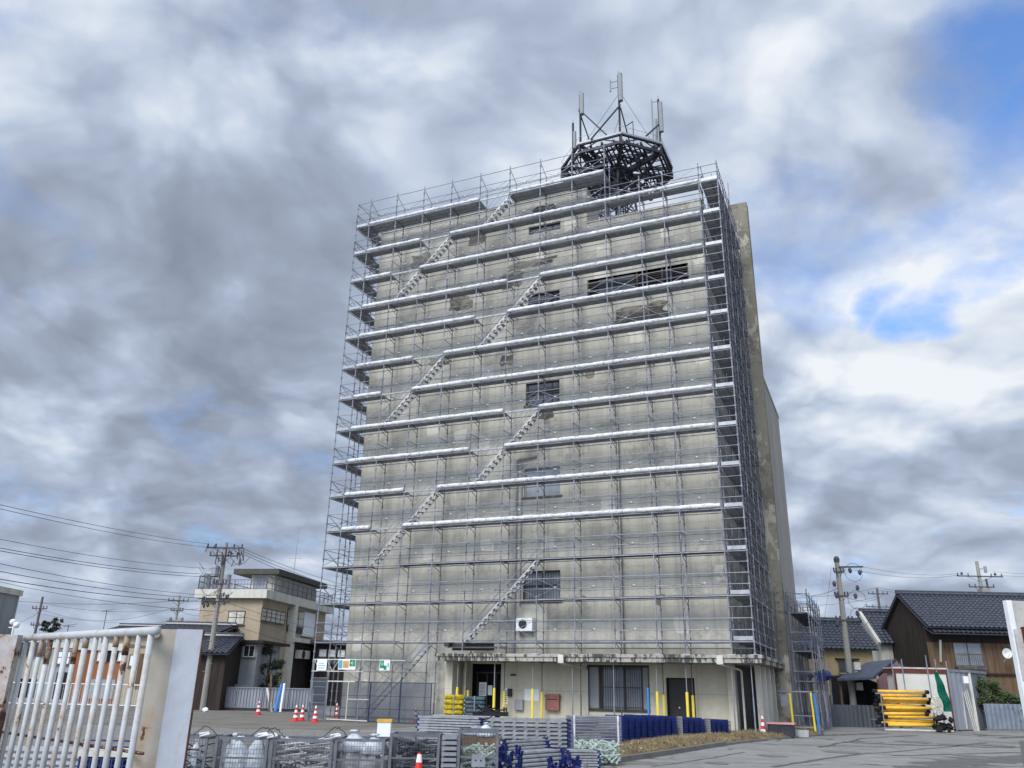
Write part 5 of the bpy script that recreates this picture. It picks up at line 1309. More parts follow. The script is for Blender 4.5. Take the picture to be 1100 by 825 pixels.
def gable_house(nm, lb, px0, px1, py_eave, py_ridge, Y, depth, wallm, px_r0=None, px_r1=None, rz=0., cat='house', over=.5):
    "ridge parallel to the front; front wall at Y, eave in front of it"
    a = at(px0, py_eave, Y-over); b_ = at(px1, py_eave, Y-over); o = thing(nm, lb, cat, (a.x, Y, 0), rz); W_ = b_.x-a.x; he = a.z; yr = depth/2
    hr = at((px0+px1)/2, py_ridge, Y+yr).z; sl_ = (hr-he)/(yr+over)
    boxpart('wall', M[wallm], o, (.25, W_-.25, 0, depth, 0, he+sl_*over-.16))
    for x in (.25, W_-.45): m = MB(); m.add([(x, 0, he+sl_*over-.17), (x+.2, 0, he+sl_*over-.17), (x+.2, depth, he+sl_*over-.17), (x, depth, he+sl_*over-.17), (x, yr, hr-.15), (x+.2, yr, hr-.15)], [(0, 4, 3), (1, 2, 5), (0, 1, 5, 4), (2, 3, 4, 5)]); m.build('gable_wall', M[wallm], o)
    m = MB(); tiled(m, (0, yr, hr), (W_, yr, hr), (W_, -over, he), (0, -over, he)); tiled(m, (0, yr, hr), (W_, yr, hr), (W_, depth+over, he), (0, depth+over, he), sub=4); rf = m.build('roof', M['tile'], o)
    m = MB(); ridge(m, (-.05, yr, hr+.08), (W_+.05, yr, hr+.08)); m.build('ridge_tiles', M['tile'], rf)
    return o, a, W_, he, hr
o, a, W_, he, hr = gable_house('tiled_house', 'dark grey tile-roofed house rising behind the gate post', 152, 232, 680, 671.5, 58, 7, 'wood')
o, a, W_, he, hr = gable_house('tiled_house', 'long low tile-roofed house behind the right half of the gate', 104, 166, 680, 673, 72, 7, 'tan')
o, a, W_, he, hr = gable_house('tiled_shed', 'dark tile-roofed shed between the tall pole and the small white building', 200, 245, 701, 684, 53, 4, 'wood', cat='shed')
# apartment block, clad orange-brown, seen through the bars
o, a, W_, h = block('clad_building', 'orange-brown clad building with white-curtained windows, seen through the gate bars', 'building', 84, 136, 691, 63, 8, 'brownwall', 'whitewall', .2, .5)
for (q0, q1) in ((107, 114), (129, 136)): wp(o, a, 63, q0, 696, q1, 710, 'paper', 'white', 2, 1)
boxpart('dark_recess', M['black'], o, (at(115, 700, 63).x-a.x, at(128, 700, 63).x-a.x, -.03, -.003, at(115, 711, 63).z, at(115, 695, 63).z)); boxpart('ground_shutter', M['greywall'], o, (at(100, 700, 63).x-a.x, W_-.3, -.04, -.003, .3, at(115, 730, 63).z))
o, a, W_, h = block('cream_building', 'cream building with a brown door, right of the orange-brown one behind the gate', 'building', 137, 172, 692, 62, 8, 'tan', None, 0, .3)
wp(o, a, 62, 140, 703, 146, 716, 'paper', 'frame', 1, 1); boxpart('door', M['wood2'], o, (at(151, 700, 62).x-a.x, at(158, 700, 62).x-a.x, -.05, -.003, at(150, 740, 62).z, at(150, 702, 62).z))
o, a, W_, h = block('grey_warehouse', 'pale grey low building with a dark roof at the left behind the gate', 'building', 12, 60, 690, 66, 8, 'whitewall', 'tile', .3, .9)
boxpart('dark_opening', M['black'], o, (at(18, 730, 66).x-a.x, at(40, 730, 66).x-a.x, -.03, -.003, .2, at(30, 729, 66).z))
o, a, W_, h = block('curtain_building', 'building with a long band of pale curtained windows behind the gate bars', 'building', 58, 84, 690, 64, 7, 'greywall', 'whitewall', .1, .4)
wp(o, a, 64, 59, 699, 83, 714, 'paper', 'frame', 6, 2); boxpart('shop_front', M['black'], o, (at(60, 730, 64).x-a.x, W_-.2, -.03, -.003, .2, at(60, 722, 64).z))
o, a, W_, h = block('corner_block', 'grey building with a cream roof edge cut off by the left edge of the photo', 'building', -130, -44, 620, 60, 8, 'greywall', 'whitewall', .15, .45, 0)
m = MB(); m.tube((W_-.7, -.06, 0), (W_-.7, -.06, h-.5), .06, 6); m.build('downpipe', M['white'], o)
# white railing fence and grey fence
a = at(-20, 737, 50); b_ = at(172, 738, 50); o = thing('white_fence', 'white railing fence behind the gravel yard, seen through the gate', 'fence', (a.x, 50, 0)); L = b_.x-a.x; hF = 1.35
for k in range(7): m = MB(); m.bar((L*k/6, 0, 0), (L*k/6, 0, hF+.03), .07, .07); m.build('post', M['white'], o)
m = MB(); m.tube((0, 0, hF), (L, 0, hF), .03, 5); m.tube((0, 0, .25), (L, 0, .25), .03, 5)
for k in range(int(L/.14)): m.tube((k*.14+.07, 0, .25), (k*.14+.07, 0, hF), .014, 3)
m.build('railing', M['white'], o)
a = at(198, 739, 54); b_ = at(338, 739, 54); o = thing('grey_fence', 'grey ribbed metal panel fence along the far side of the car park', 'fence', (a.x, 54, 0)); L = b_.x-a.x; hF = 1.32
for k in range(5):
    x0, x1 = L*k/5, L*(k+1)/5-.03; m = MB(); n = 34; vs = []
    for i in range(n+1): x = x0+(x1-x0)*i/n; y = .035*(1 if i % 4 < 2 else -1); vs += [(x, y, .15), (x, y, hF)]
    m.add(vs, [(2*i, 2*i+2, 2*i+3, 2*i+1) for i in range(n)]); pn = m.build('panel', M['corr'], o)
    m = MB(); m.bar((x0, -.06, hF), (x1, -.06, hF), .05, .05); m.bar((x0, -.06, .18), (x1, -.06, .18), .05, .05); m.bar((x0+.03, -.08, 0), (x0+.03, -.08, hF), .06, .06); m.build('panel_frame', M['rail'], pn)
m = MB(); m.box(-.1, L+.1, -.15, .15, 0, .14); m.build('footing', M['steeldark'], o)
# striped pole and blue pole leaning at the fence
pA_ = at(292, 762, 52.5); pB_ = at(282, 743, 52.5); m = MB(); m.bar((pA_.x, 52.5, 0), (pB_.x, 53.4, 1.3), .12, .04); tag(m.build('yellow_plank', M['panel']), 'pale yellow plank leaning against the grey fence', 'plank')
m = MB(); m.bar((pA_.x-.1, 52.3, 0), (at(284, 735, 52).x, 53.3, 2.1), .1, .05); tag(m.build('dark_ladder', M['wood2']), 'dark narrow ladder leaning against the grey fence beside the pale plank', 'ladder')
x_ = at(296, 760, 52.3).x; m = MB(); m.tube((x_, 52.3, 0), (x_+.05, 53, 1.55), .1, 8); tag(m.build('blue_roll', M['bluepole']), 'blue roll leaning against the grey fence', 'roll'); m = MB(); m.tube((x_+.28, 52.4, 0), (x_+.2, 53, 1.6), .07, 8); tag(m.build('white_roll', M['paper']), 'white roll leaning beside the blue roll at the grey fence', 'roll')
P = gr(231, 764); m = MB(); m.blob((0, 0, .12), .16, .12, .12, 3); o = m.build('white_sack', M['paper']); o.location = (P.x, min(P.y, 50), 0); tag(o, 'small white sack lying on the car park before the grey fence', 'sack')

# ---- vegetation
def leaves(nm, mat, par, blobs, n, size, seed):
    R = random.Random(seed); m = MB()
    cl_ = []
    for (x, y, z, rx, ry, rz_) in blobs:
        for k in range(9):
            v = Vector((R.gauss(0, 1), R.gauss(0, 1), R.gauss(0, 1))).normalized()*R.uniform(.45, .95); cl_.append((x+rx*v.x, y+ry*v.y, z+rz_*v.z, .38*min(rx, ry, rz_)))
    for i in range(n):
        c = R.choice(cl_); v = Vector((R.gauss(0, 1), R.gauss(0, 1), R.gauss(0, 1)*.7))*c[3]*.75; p = Vector(c[:3])+v
        a = Vector((R.gauss(0, 1), R.gauss(0, 1), R.gauss(0, 1))).normalized(); b__ = a.orthogonal().normalized(); s_ = size*R.uniform(.6, 1.3)
        m.add([p-a*s_, p-b__*s_*.45, p+a*s_, p+b__*s_*.45], [(0, 1, 2, 3)])
    return m.build(nm, mat, par)
def limbs(par, x, y, h, blobs, r, mat='trunk'):
    m = MB(); m.tube((x, y, 0), (x+.1, y, h), r, 7, r*.5)
    for b__ in blobs: m.tube((x+.05, y, h*.5), (b__[0], b__[1], b__[2]), r*.35, 5, r*.1)
    m.build('trunk', M[mat], par)
P = at(286, 735, 57); zt_ = at(284, 690, 57).z
t_ = thing('pine_tree', 'dark clipped pine in front of the beige building', 'tree', (P.x, 57, 0)); bl_ = [(-.2, 0, zt_*.86, .5, .5, .45), (.45, 0, zt_*.68, .55, .5, .4), (-.5, 0, zt_*.6, .5, .5, .4), (.2, 0, zt_*.45, .8, .6, .45), (-.5, .1, zt_*.3, .6, .5, .4), (.7, 0, zt_*.25, .5, .5, .4)]
limbs(t_, 0, 0, zt_*.85, bl_, .1); leaves('crown', M['leafdark'], t_, bl_, 4200, .07, 1)
P = at(54, 680, 75); z_ = at(54, 672, 75).z; t_ = thing('garden_tree', 'dark pruned treetop just above the gate rail at the left', 'tree', (P.x, 75, 0)); bl_ = [(0, 0, z_-.3, .8, .6, .35), (.4, 0, z_+.3, .5, .4, .3), (-.5, 0, z_+.1, .4, .4, .25)]
limbs(t_, 0, 0, z_, bl_, .12); leaves('crown', M['leafdark'], t_, bl_, 1600, .09, 2)

# ================================================================== BACKGROUND RIGHT
o, a, W_, he, hr = gable_house('sand_house', 'sand-coloured house with a glazed dark tile roof just right of the scaffolding', 862, 944, 696, 668, 56, 4.2, 'tan2')
def fl(o, a, Y, px, py): p = at(px, py, Y); return p.x-a.x, p.z
wp(o, a, 56, 900, 709, 919, 723, 'glass', 'wood2', 2, 1)
x0, z0 = fl(o, a, 56, 868, 727); boxpart('waist_band', M['wood'], o, (.2, W_-.2, -.06, -.002, z0, z0+.12)); boxpart('lintel', M['wood'], o, (fl(o, a, 56, 897, 708)[0], fl(o, a, 56, 922, 708)[0], -.2, -.003, fl(o, a, 56, 897, 708.5)[1], fl(o, a, 56, 897, 707)[1]))
boxpart('lower_boards', M['wood2'], o, (.24, W_-.26, -.03, -.001, 0, 1.6))
o2, a2, W2, he2, hr2 = gable_house('tiled_house', 'higher tile-roofed house wedged between the sand house and the dark timber house', 945, 990, 691, 658.5, 60, 4.4, 'whitewall')
m = MB(); m.bar((-.03, -.55, he2-.03), (-.03, 2.2, hr2-.02), .22, .25); m.build('barge_board', M['whitewall'], o2)
# dark timber house
o, a, W_, he, hr = gable_house('timber_house', 'large dark timber house with a tile roof at the right', 996, 1190, 673, 641, 55, 5.4, 'wood', over=.9)
lx = lambda px, py, Y=55: (at(px, py, Y).x-a.x, at(px, py, Y).z)
x0, z1 = lx(1002, 688); x1, z0 = lx(1150, 745)
boxpart('board_wall', M['wood2'], o, (.26, W_-.3, -.05, -.002, 0, lx(1010, 690)[1]))
m = MB(); zz1 = lx(1040, 681, 54.6)[1]; tiled(m, (.2, -.02, zz1+.45), (W_-.2, -.02, zz1+.45), (W_-.2, -1.1, zz1), (.2, -1.1, zz1)); m.build('pent_roof', M['tile'], o)
x0, z1 = lx(1022, 690); x1, z0 = lx(1057, 716); f = wind(o, x0, x1, -.05, z0, z1, 'paleglass', 'wood2', 2, 2)
m = MB()
for i in range(16): x = x0+(x1-x0)*i/15; m.tube((x, -.32, z0-.1), (x, -.32, z0+.65), .014, 3)
m.tube((x0, -.32, z0+.65), (x1, -.32, z0+.65), .02, 4); m.box(x0, x1, -.36, -.28, z0-.18, z0-.1); m.build('window_rail', M['dark_rail'], o)
x0, z0 = lx(1005, 688); x1, z1 = lx(1009, 711); m = MB(); m.tube((x0, -.6, z0), (x1, -.2, z1), .07, 6); m.build('downpipe', M['whitewall'], o)
boxpart('sill_beam', M['wood'], o, (lx(1012, 722)[0], W_-.4, -.2, -.051, lx(1012, 724)[1], lx(1012, 722)[1]))
cxx = at(1060, 640, 58).x-a.x; boxpart('chimney', M['concpole'], o, (cxx-.3, cxx+.3, 2.9, 3.5, hr-.4, hr+.55)); 
P = at(1080, 702, 54.2); m = MB(); n = 16
vs = [(0, 0, 0)]+[(.31*math.cos(2*math.pi*i/n), -.1, .31*math.sin(2*math.pi*i/n)) for i in range(n)]+[(.29*math.cos(2*math.pi*i/n), -.07, .29*math.sin(2*math.pi*i/n)) for i in range(n)]+[(0, .03, 0)]
m.add(vs, [(0, 1+i, 1+(i+1) % n) for i in range(n)]+[(2*n+1, n+1+(i+1) % n, n+1+i) for i in range(n)]+[(1+i, n+1+i, n+1+(i+1) % n, 1+(i+1) % n) for i in range(n)])
m.tube((0, 0, -.1), (.05, .5, -.5), .03, 5); m.tube((0, -.02, -.28), (0, -.4, -.05), .015, 4); m.v = [(x+P.x-a.x, y+54.2-55-.1, z+P.z) for x, y, z in m.v]; m.build('satellite_dish', M['white'], o)
# garden block: pink shed
Cx = at(940, 727, 49); dA = Vector((-math.cos(rad(12)), -math.sin(rad(12))))
sh = thing('pink_shed', 'dusty pink shed with a slate roof and an open black front', 'shed', (Cx.x, 49, 0), rad(0))
def S(px, py, Y): p = at(px, py, Y); return Vector((p.x-Cx.x, Y-49, p.z))
e0 = S(899, 729, 49.2); e1 = S(937, 727.5, 48.4); r1_ = S(962, 707.5, 50.6); r0_ = S(931, 711.5, 52)
m = MB(); th = Vector((0, 0, .12)); q = [e0, e1, r1_, r0_]; m.add([p+Vector((0, 0, 0)) for p in q]+[p-th for p in q], [(0, 1, 2, 3), (7, 6, 5, 4), (0, 4, 5, 1), (1, 5, 6, 2), (2, 6, 7, 3), (3, 7, 4, 0)])
e2 = Vector((r1_.x+1.6, r1_.y+.8, r1_.z-1.0)); e3 = Vector((r0_.x+1.6, r0_.y+1.5, r0_.z-1.0)); q = [r1_, e2, e3, r0_]; m.add([p for p in q]+[p-th for p in q], [(0, 1, 2, 3), (7, 6, 5, 4), (0, 4, 5, 1), (1, 5, 6, 2), (2, 6, 7, 3), (3, 7, 4, 0)]); m.build('roof', M['slate'], sh)
w0 = Vector((0, -.3, 0)); w1 = Vector((r1_.x, r1_.y-.05, 0)); w2 = Vector((e2.x-.2, e2.y-.1, 0)); zq = e1.z-.1
m = MB(); m.add([w0, w1, w2, w2+Vector((0, 0, e2.z-.12)), w1+Vector((0, 0, r1_.z-.14)), w0+Vector((0, 0, zq+.05))], [(0, 1, 4, 5), (1, 2, 3, 4)]); m.build('pink_wall', M['pink'], sh)
l0 = Vector((e0.x+.3, e0.y+.4, 0))
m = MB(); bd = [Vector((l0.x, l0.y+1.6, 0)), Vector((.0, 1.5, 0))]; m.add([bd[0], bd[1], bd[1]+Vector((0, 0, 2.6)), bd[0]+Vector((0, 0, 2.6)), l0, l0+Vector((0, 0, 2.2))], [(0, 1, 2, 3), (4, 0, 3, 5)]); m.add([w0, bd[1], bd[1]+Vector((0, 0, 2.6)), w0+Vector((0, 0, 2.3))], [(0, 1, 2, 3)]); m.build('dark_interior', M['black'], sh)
m = MB(); m.bar(l0, l0+Vector((0, 0, e0.z-.15)), .1, .1); m.bar(w0, w0+Vector((0, 0, zq)), .1, .1); m.build('post', M['wood2'], sh)
# corrugated low fence in front of the shed
a = at(874, 757, 48); b_ = at(945, 757, 48); o = thing('corrugated_fence', 'low dark corrugated fence below the open pink shed', 'fence', (a.x, 48, 0)); L = b_.x-a.x; n = 60; vs = []; hh = at(905, 757, 48).z
for i in range(n+1): x = L*i/n; y = .03*math.sin(i*1.6); vs += [(x, y, 0), (x, y, hh-.0*i)]
m = MB(); m.add(vs, [(2*i, 2*i+2, 2*i+3, 2*i+1) for i in range(n)]); m.build('sheet', M['corrdark'], o)
m = MB()
for k in range(5): m.bar((L*k/4, .06, 0), (L*k/4, .06, hh), .06, .06)
m.bar((0, .06, hh-.05), (L, .06, hh-.05), .05, .05); m.build('fence_frame', M['wood'], o)
# storage container and corrugated shed
YC = 45.5
a = at(960, 722, YC); b_ = at(1018, 722, YC); o = thing('storage_container', 'white-panelled storage container with a red-brown frame behind the yellow pipe rack', 'container', (a.x, YC, 0), rad(0)); W_ = b_.x-a.x; h = at(990, 717, YC).z
boxpart('panel', M['panel'], o, (.1, W_-.1, .03, 1.1, .1, h-.3)); boxpart('frame', M['contframe'], o, (0, .1, 0, .1, 0, h-.3), (W_-.1, W_, 0, .1, 0, h-.3), (0, W_, 0, .12, 0, .1), (0, W_, -.01, 1.2, h-.3, h-.08)); boxpart('top_rail', M['whitewall'], o, (-.02, W_+.02, -.04, 1.22, h-.078, h))
a = at(1018, 725, YC+.3); b_ = at(1040, 725, YC+1.2); c_ = at(1058, 725, YC+3.4)
o = thing('corrugated_shed', 'tall grey corrugated metal shed with pale sliding doors right of the container', 'shed', (a.x, YC+.3, 0)); 
def corrwall(m, p, q, z0, z1, n, amp=.03):
    p = Vector(p); q = Vector(q); d = (q-p).normalized(); s_ = Vector((d.y, -d.x)); vs = []
    for i in range(n+1):
        c = p.lerp(q, i/n)+s_*(amp if i % 4 < 2 else 0); vs += [(c.x, c.y, z0), (c.x, c.y, z1)]
    m.add(vs, [(2*i, 2*i+2, 2*i+3, 2*i+1) for i in range(n)])
h1 = at(1028, 719, YC+.8).z; p0_ = (0, 0); p1_ = (b_.x-a.x, .9); p2_ = (c_.x-a.x, 3.1); p3_ = (p1_[0]-.9, 4.5)
m = MB(); corrwall(m, p0_, p1_, .05, h1-.15, 16, .04); m.build('door', M['corr'], o); m = MB(); corrwall(m, p1_, p2_, .05, h1-.2, 40, .025); m.build('side_wall', simple('blue_grey_sheet', (.2, .22, .25), .5, .2, .15, 2, streak=True), o)
m = MB(); m.prism([(-.1, -.1), (p1_[0]+.08, p1_[1]-.1), (p2_[0]+.1, p2_[1]), (p2_[0]-1, p2_[1]+2.4), (-1, 2)], h1-.148, h1-.02); m.build('roof', M['rail'], o)
m = MB(); m.bar((p1_[0], p1_[1]-.06, 0), (p1_[0], p1_[1]-.06, h1-.15), .14, .1); m.bar((p1_[0]*.5, .38, .1), (p1_[0]*.5+.1, .5, h1-.5), .05, .05); m.build('jamb', M['whitewall'], o)
m = MB()
for k in range(3): m.bar((p1_[0]*.72+.06*k, .45-.05*k, 0), (p1_[0]*.62+.09*k, .6, 1.9+.1*k), .04, .04)
tag(m.build('leaning_battens', M['whitewall']), 'thin pale battens leaning against the corrugated shed door', 'battens').location = (a.x, YC+.2, 0)
boxpart('meter_box', M['paper'], o, (p1_[0]*.55, p1_[0]*.55+.25, .1, .2, h1-.7, h1-.35))
# yellow pipe rack
YR = 44
a = at(947, 783, YR); b_ = at(1018, 783, YR); o = thing('pipe_rack', 'steel tube rack holding yellow pipes in front of the white container', 'rack', (a.x, YR, 0)); W_ = b_.x-a.x
m = MB()
for (px, pt, y) in ((946, 746, 0), (957, 706, .9), (968, 708, .9), (994, 704, 0), (1004, 708, .9), (1016, 710, .9), (951, 742, .9)):
    z = at(px, pt, YR+y).z; x = at(px, pt, YR+y).x-a.x; m.tube((x, y, 0), (x, y, z), .03, 6)
m.tube((-.1, 0, at(950, 745, YR).z), (W_*.72, 0, at(990, 745, YR).z), .03, 5); m.tube((-.1, .9, .5), (W_, .9, .5), .025, 5); m.tube((0, 0, .12), (W_, 0, .12), .03, 5); m.build('rack_frame', M['rail'], o)
m = MB(); m.tube((0, -.35, .06), (W_+.1, -.35, .06), .05, 6); m.build('ground_tube', M['whitewall'], o)
R = random.Random(21); ys_ = [743, 747.5, 750.5, 753.5, 757.5, 760.5, 763, 767, 770, 773.5, 776.5, 779]
for i, py in enumerate(ys_):
    z = max(.12, at(970, py, YR+.3).z); x0 = .12+R.uniform(-.08, .35); L = 2.35+R.uniform(-.25, .35)+(.4 if i > 7 else 0); dz = R.uniform(-.05, .05) if i else 0
    p = thing('yellow_pipe', 'yellow pipe with black end caps lying in the tube rack', 'pipe', (a.x+x0, YR+.3+R.uniform(-.12, .12), z), 0, 'yellow pipes in the rack')
    m = MB(); m.tube((0, 0, 0), (L, 0, dz), .075, 10); m.build('pipe_body', M['pipeyellow'], p, True)
    m = MB(); m.tube((-.2, 0, 0), (.04, 0, 0), .095, 9); m.tube((L-.04, 0, dz), (L+.16, 0, dz), .095, 9); m.build('end_cap', M['rubber'], p)
p['label'] = 'yellow pipe with black end caps lying in the tube rack'
# green net and white coil, black hoses
m = MB(); g0 = at(1001, 722, YR); pts = []
for j in range(13):
    for i in range(9):
        t = j/12; w_ = .12+.26*t-.1*t*t; px = 1003+6*t; zz = at(1000, 722+42*t, YR).z; xc = at(px+3, 740, YR).x; pts.append((xc+(i/8-.5)*2*w_*.8, YR-.25+.09*math.sin(i*1.9+j*.3)+.04*math.sin(j*1.3), zz))
m.add(pts, [(j*9+i, j*9+i+1, (j+1)*9+i+1, (j+1)*9+i) for j in range(12) for i in range(8)]); tag(m.build('green_net', M['green'], None, True), 'dark green net draped over the right end of the pipe rack', 'net')
P = at(1005, 758, YR-.3); m = MB(); n = 18
for rr_ in (.12, .2, .28, .36):
    pts = [(P.x+rr_*.75*math.cos(2*math.pi*i/n), YR-.45+.02*math.sin(i*3), P.z+rr_*1.15*math.sin(2*math.pi*i/n)) for i in range(n+1)]; m.path(pts, .042, 6)
tag(m.build('white_coil', M['whitewall']), 'coil of off-white hose hanging on the pipe rack', 'hose')
m = MB(); R = random.Random(31)
for i in range(26):
    c = (P.x+R.uniform(-.1, .75), YR-.2+R.uniform(-.3, .4), R.uniform(.08, .3)+(.45 if i < 6 else 0)); m.blob(c, R.uniform(.08, .2), R.uniform(.1, .2), R.uniform(.07, .15), i, 7, 5, .3)
tag(m.build('black_fittings', M['rubber']), 'heap of black rubber fittings at the right foot of the pipe rack', 'fittings', None, 'stuff')
# bush and low fence at the right
P = at(1075, 760, 47); t_ = thing('bush', 'olive green bush in front of the dark timber house', 'bush', (P.x, 47.8, 0)); zt_ = at(1075, 727, 47.8).z
bl_ = [(-1.0, 0, zt_-.6, .7, .6, .5), (-.2, 0, zt_-.5, .7, .6, .5), (.5, -.2, zt_-.75, .6, .6, .5), (-.6, -.3, zt_-1.2, .6, .5, .45), (.2, -.2, zt_-1.3, .6, .5, .5), (.8, -.2, zt_-1.5, .5, .5, .5), (.9, -.6, .8, .5, .5, .6), (1.3, -.4, 1.4, .5, .5, .6)]
limbs(t_, 0, .2, zt_-.8, bl_, .09); leaves('crown', M['leaf'], t_, bl_, 9000, .075, 3)
a = at(1056, 757, 46.8); o = thing('corrugated_fence', 'low blue-grey corrugated fence under the olive bush', 'fence', (a.x, 46.8, 0)); m = MB(); corrwall(m, (0, 0), (2.6, .2), .1, at(1070, 756, 46.8).z, 40); m.build('sheet', simple('pale_blue_sheet', (.2, .23, .27), .5, .2, .2, 2), o)
m = MB(); m.bar((0, .05, .06), (2.6, .25, .06), .12, .12); m.bar((0, .06, 1.0), (2.6, .26, 1.0), .05, .05); m.build('fence_base', M['curb'], o)
m = MB(); R = random.Random(6)
for i in range(12): a0 = R.uniform(-.9, .9); m.tube((0, 0, 0), (a0, R.uniform(-.2, .2), R.uniform(1.5, 3)), .02, 4, .006)
m.tube((0, 0, -3), (0, 0, 0), .06, 5); o = m.build('bare_shrub', M['trunk']); P = at(872, 665, 66); o.location = (P.x, 66, P.z-.6); tag(o, 'bare twiggy shrub rising above the left end of the sand house roof', 'shrub')
o.location.z = max(3.0, P.z-1.2)
# far houses closing the horizon
R = random.Random(12); k = 0
for (px, py, Y) in ((-90, 707, 120), (-30, 702, 110), (30, 704, 130), (70, 703, 120), (118, 705, 115), (180, 700, 110), (232, 700, 100), (345, 705, 105), (385, 712, 95)):
    a = at(px, py, Y); W_ = R.uniform(8, 12)
    o = gable_house('far_house', ['pale', 'grey', 'tan', 'brown'][k % 4]+' tile-roofed house far behind, number '+str(k), px, px+W_/Y*880, py+4, py-3, Y, 8, ['whitewall', 'greywall', 'tan', 'wood2'][k % 4])[0]
    o['label'] = 'small distant tile-roofed house in the row behind the nearer buildings'; o['group'] = 'distant houses closing the view on the left'; k += 1
for (px, py, Y) in ((880, 700, 90), (915, 700, 95), (1120, 690, 95), (1180, 690, 90)):
    o = gable_house('far_house', '', px, px+70, py+4, py-4, Y, 8, 'greywall')[0]; o['label'] = 'low distant tile-roofed house behind the houses at the right'; o['group'] = 'distant houses closing the view on the right'

# ================================================================== POLES AND WIRES
def pole(nm, lb, px, pyt, Y, r=.17, mat='concpole', arms=((0, 1.0),), trans=(), r2=None):
    T = at(px, pyt, Y); o = thing(nm, lb, 'utility pole', (T.x, Y, 0)); m = MB(); m.tube((0, 0, 0), (0, 0, T.z), r, 10, r2 or r*.65); m.build('shaft', M[mat], o)
    for dz, w_ in arms:
        m = MB(); m.bar((-w_, -.12, T.z-dz), (w_, -.12, T.z-dz), .09, .09); m.tube((-w_*.6, -.12, T.z-dz), (0, -.1, T.z-dz-.45), .02, 4); m.tube((w_*.6, -.12, T.z-dz), (0, -.1, T.z-dz-.45), .02, 4); arm = m.build('crossarm', M['insul'], o)
        for x in (-w_*.95, -w_*.5, w_*.5, w_*.95):
            m = MB(); m.lathe([(.03, 0), (.06, .04), (.035, .1), (.06, .15), (.03, .22)], 7, (x, -.12, T.z-dz+.045)); m.build('insulator', M['insul'], arm)
    for (dx, dz, rr_, hh) in trans:
        m = MB(); m.lathe([(rr_*.6, 0), (rr_, .05), (rr_, hh), (rr_*.7, hh+.08)], 10, (dx, -.25, T.z-dz)); m.bar((0, -.1, T.z-dz+hh*.7), (dx, -.25, T.z-dz+hh*.7), .08, .08); m.build('transformer', M['steelgrey'], o)
    return o, T
pl1, T1 = pole('utility_pole', 'tall concrete utility pole crowded with fittings in front of the beige building', 243, 583, 53, .19, 'concpole', ((.35, 1.15), (.85, .9), (2.6, .4), (3.7, .75)), ((-.35, 2.2, .26, .65),))
m = MB(); R = random.Random(2)
for i in range(20):
    x = R.uniform(-1.2, 1.3); m.tube((x, -.15, T1.z-.1-R.uniform(0, 1.3)), (x+R.uniform(-.3, .3), -.3, T1.z-.25-R.uniform(0, 1.3)), .035, 5)
for i in range(14): x = R.uniform(-.9, .8); m.blob((x, -.2, T1.z-3.2-R.uniform(0, .8)), .08, .08, .13, i, 6, 5, .3)
for i in range(8):
    c = Vector((R.uniform(-1, 1), -.2, T1.z-R.uniform(.4, 4))); m.path([c+Vector((.3*t-.5, 0, -.5*math.sin(math.pi*t/4))) for t in range(5)], .018, 4)
m.build('fittings', M['insul'], pl1)
m = MB(); 
for i in range(12): m.tube((.0, -.19, 2.2+i*.45), (.28*(1 if i % 2 else -1), -.19, 2.2+i*.45), .012, 4)
m.build('step_bolt', M['steelgrey'], pl1)
pl2, T2 = pole('utility_pole', 'thin dark utility pole above the left part of the gate', 46, 641, 80, .16, 'polewood', ((1.1, .7), (2.6, .5)))
pl3, T3 = pole('utility_pole', 'utility pole with two grey transformers left of the beige building', 193, 640, 82, .17, 'concpole', ((.5, 1.0), (1.4, .6)), ((-.55, 2.9, .27, .8), (.55, 2.9, .27, .8)))
pl4, T4 = pole('utility_pole', 'tall utility pole in front of the sand-coloured house', 899, 604, 50, .2, 'concpole', ((.6, .3), (2.0, .4), (3.4, .5)))
m = MB(); m.bar((0, -.1, T4.z-.3), (1.5, -.1, T4.z-.25), .09, .09); m.lathe([(.16, 0), (.18, .2), (.1, .35)], 9, (0, 0, T4.z)); R = random.Random(3)
for (x, z) in ((-.4, 1.3), (-.35, 2.0), (.75, .5), (1.1, 1.5), (.9, 2.0), (.5, 4.3), (-.5, 3.6), (1.4, .6), (.9, 3.0)): m.blob((x*.9, -.15, T4.z-z), .12, .1, .16, int(z*10), 7, 5, .2)
for z in (.6, 2.2, 3.2): m.path([(.9+.55*math.cos(t*.6), -.1, T4.z-z+.55*math.sin(t*.6)) for t in range(11)], .014, 4)
m.bar((-.6, -.1, T4.z-6.3), (1.1, -.1, T4.z-6.3), .06, .06); m.build('fittings', M['insul'], pl4)
m = MB()
for z in (3.0, 2.5, 1.9): m.box(.2, .55, -.3, -.1, z, z+.42)
m.build('meter_box', M['whitewall'], pl4)
pl5, T5 = pole('utility_pole', 'distant utility pole rising above the tile roof between the tall pole and the timber house', 942, 632, 92, .18, 'polewood', ((.6, 1.1), (2.0, 1.5), (3.0, .9)))
pl6, T6 = pole('utility_pole', 'leaning utility pole with wide crossarms above the timber house roof', 1049, 603, 72, .2, 'concpole', ((1.3, 2.0), (2.2, 1.1)), ((.5, 1.0, .12, .5),))
m = MB(); m.tube((.5, -.1, T6.z-1.5), (.9, -.1, 3), .09, 6); m.blob((1.3, -.2, T6.z-1.1), .12, .1, .12, 5, 6, 5); m.blob((-1.6, -.2, T6.z-1.1), .12, .1, .12, 6, 6, 5); m.build('fittings', M['insul'], pl6)
P = at(15, 672, 44); o = thing('street_lamp', 'lamp post with two white globes at the far left', 'street lamp', (P.x, 44, 0)); m = MB(); m.tube((0, 0, 0), (0, 0, P.z), .05, 7); m.tube((-.25, 0, P.z-.1), (.25, 0, P.z-.1), .03, 5); m.build('lamp_post', M['white'], o)
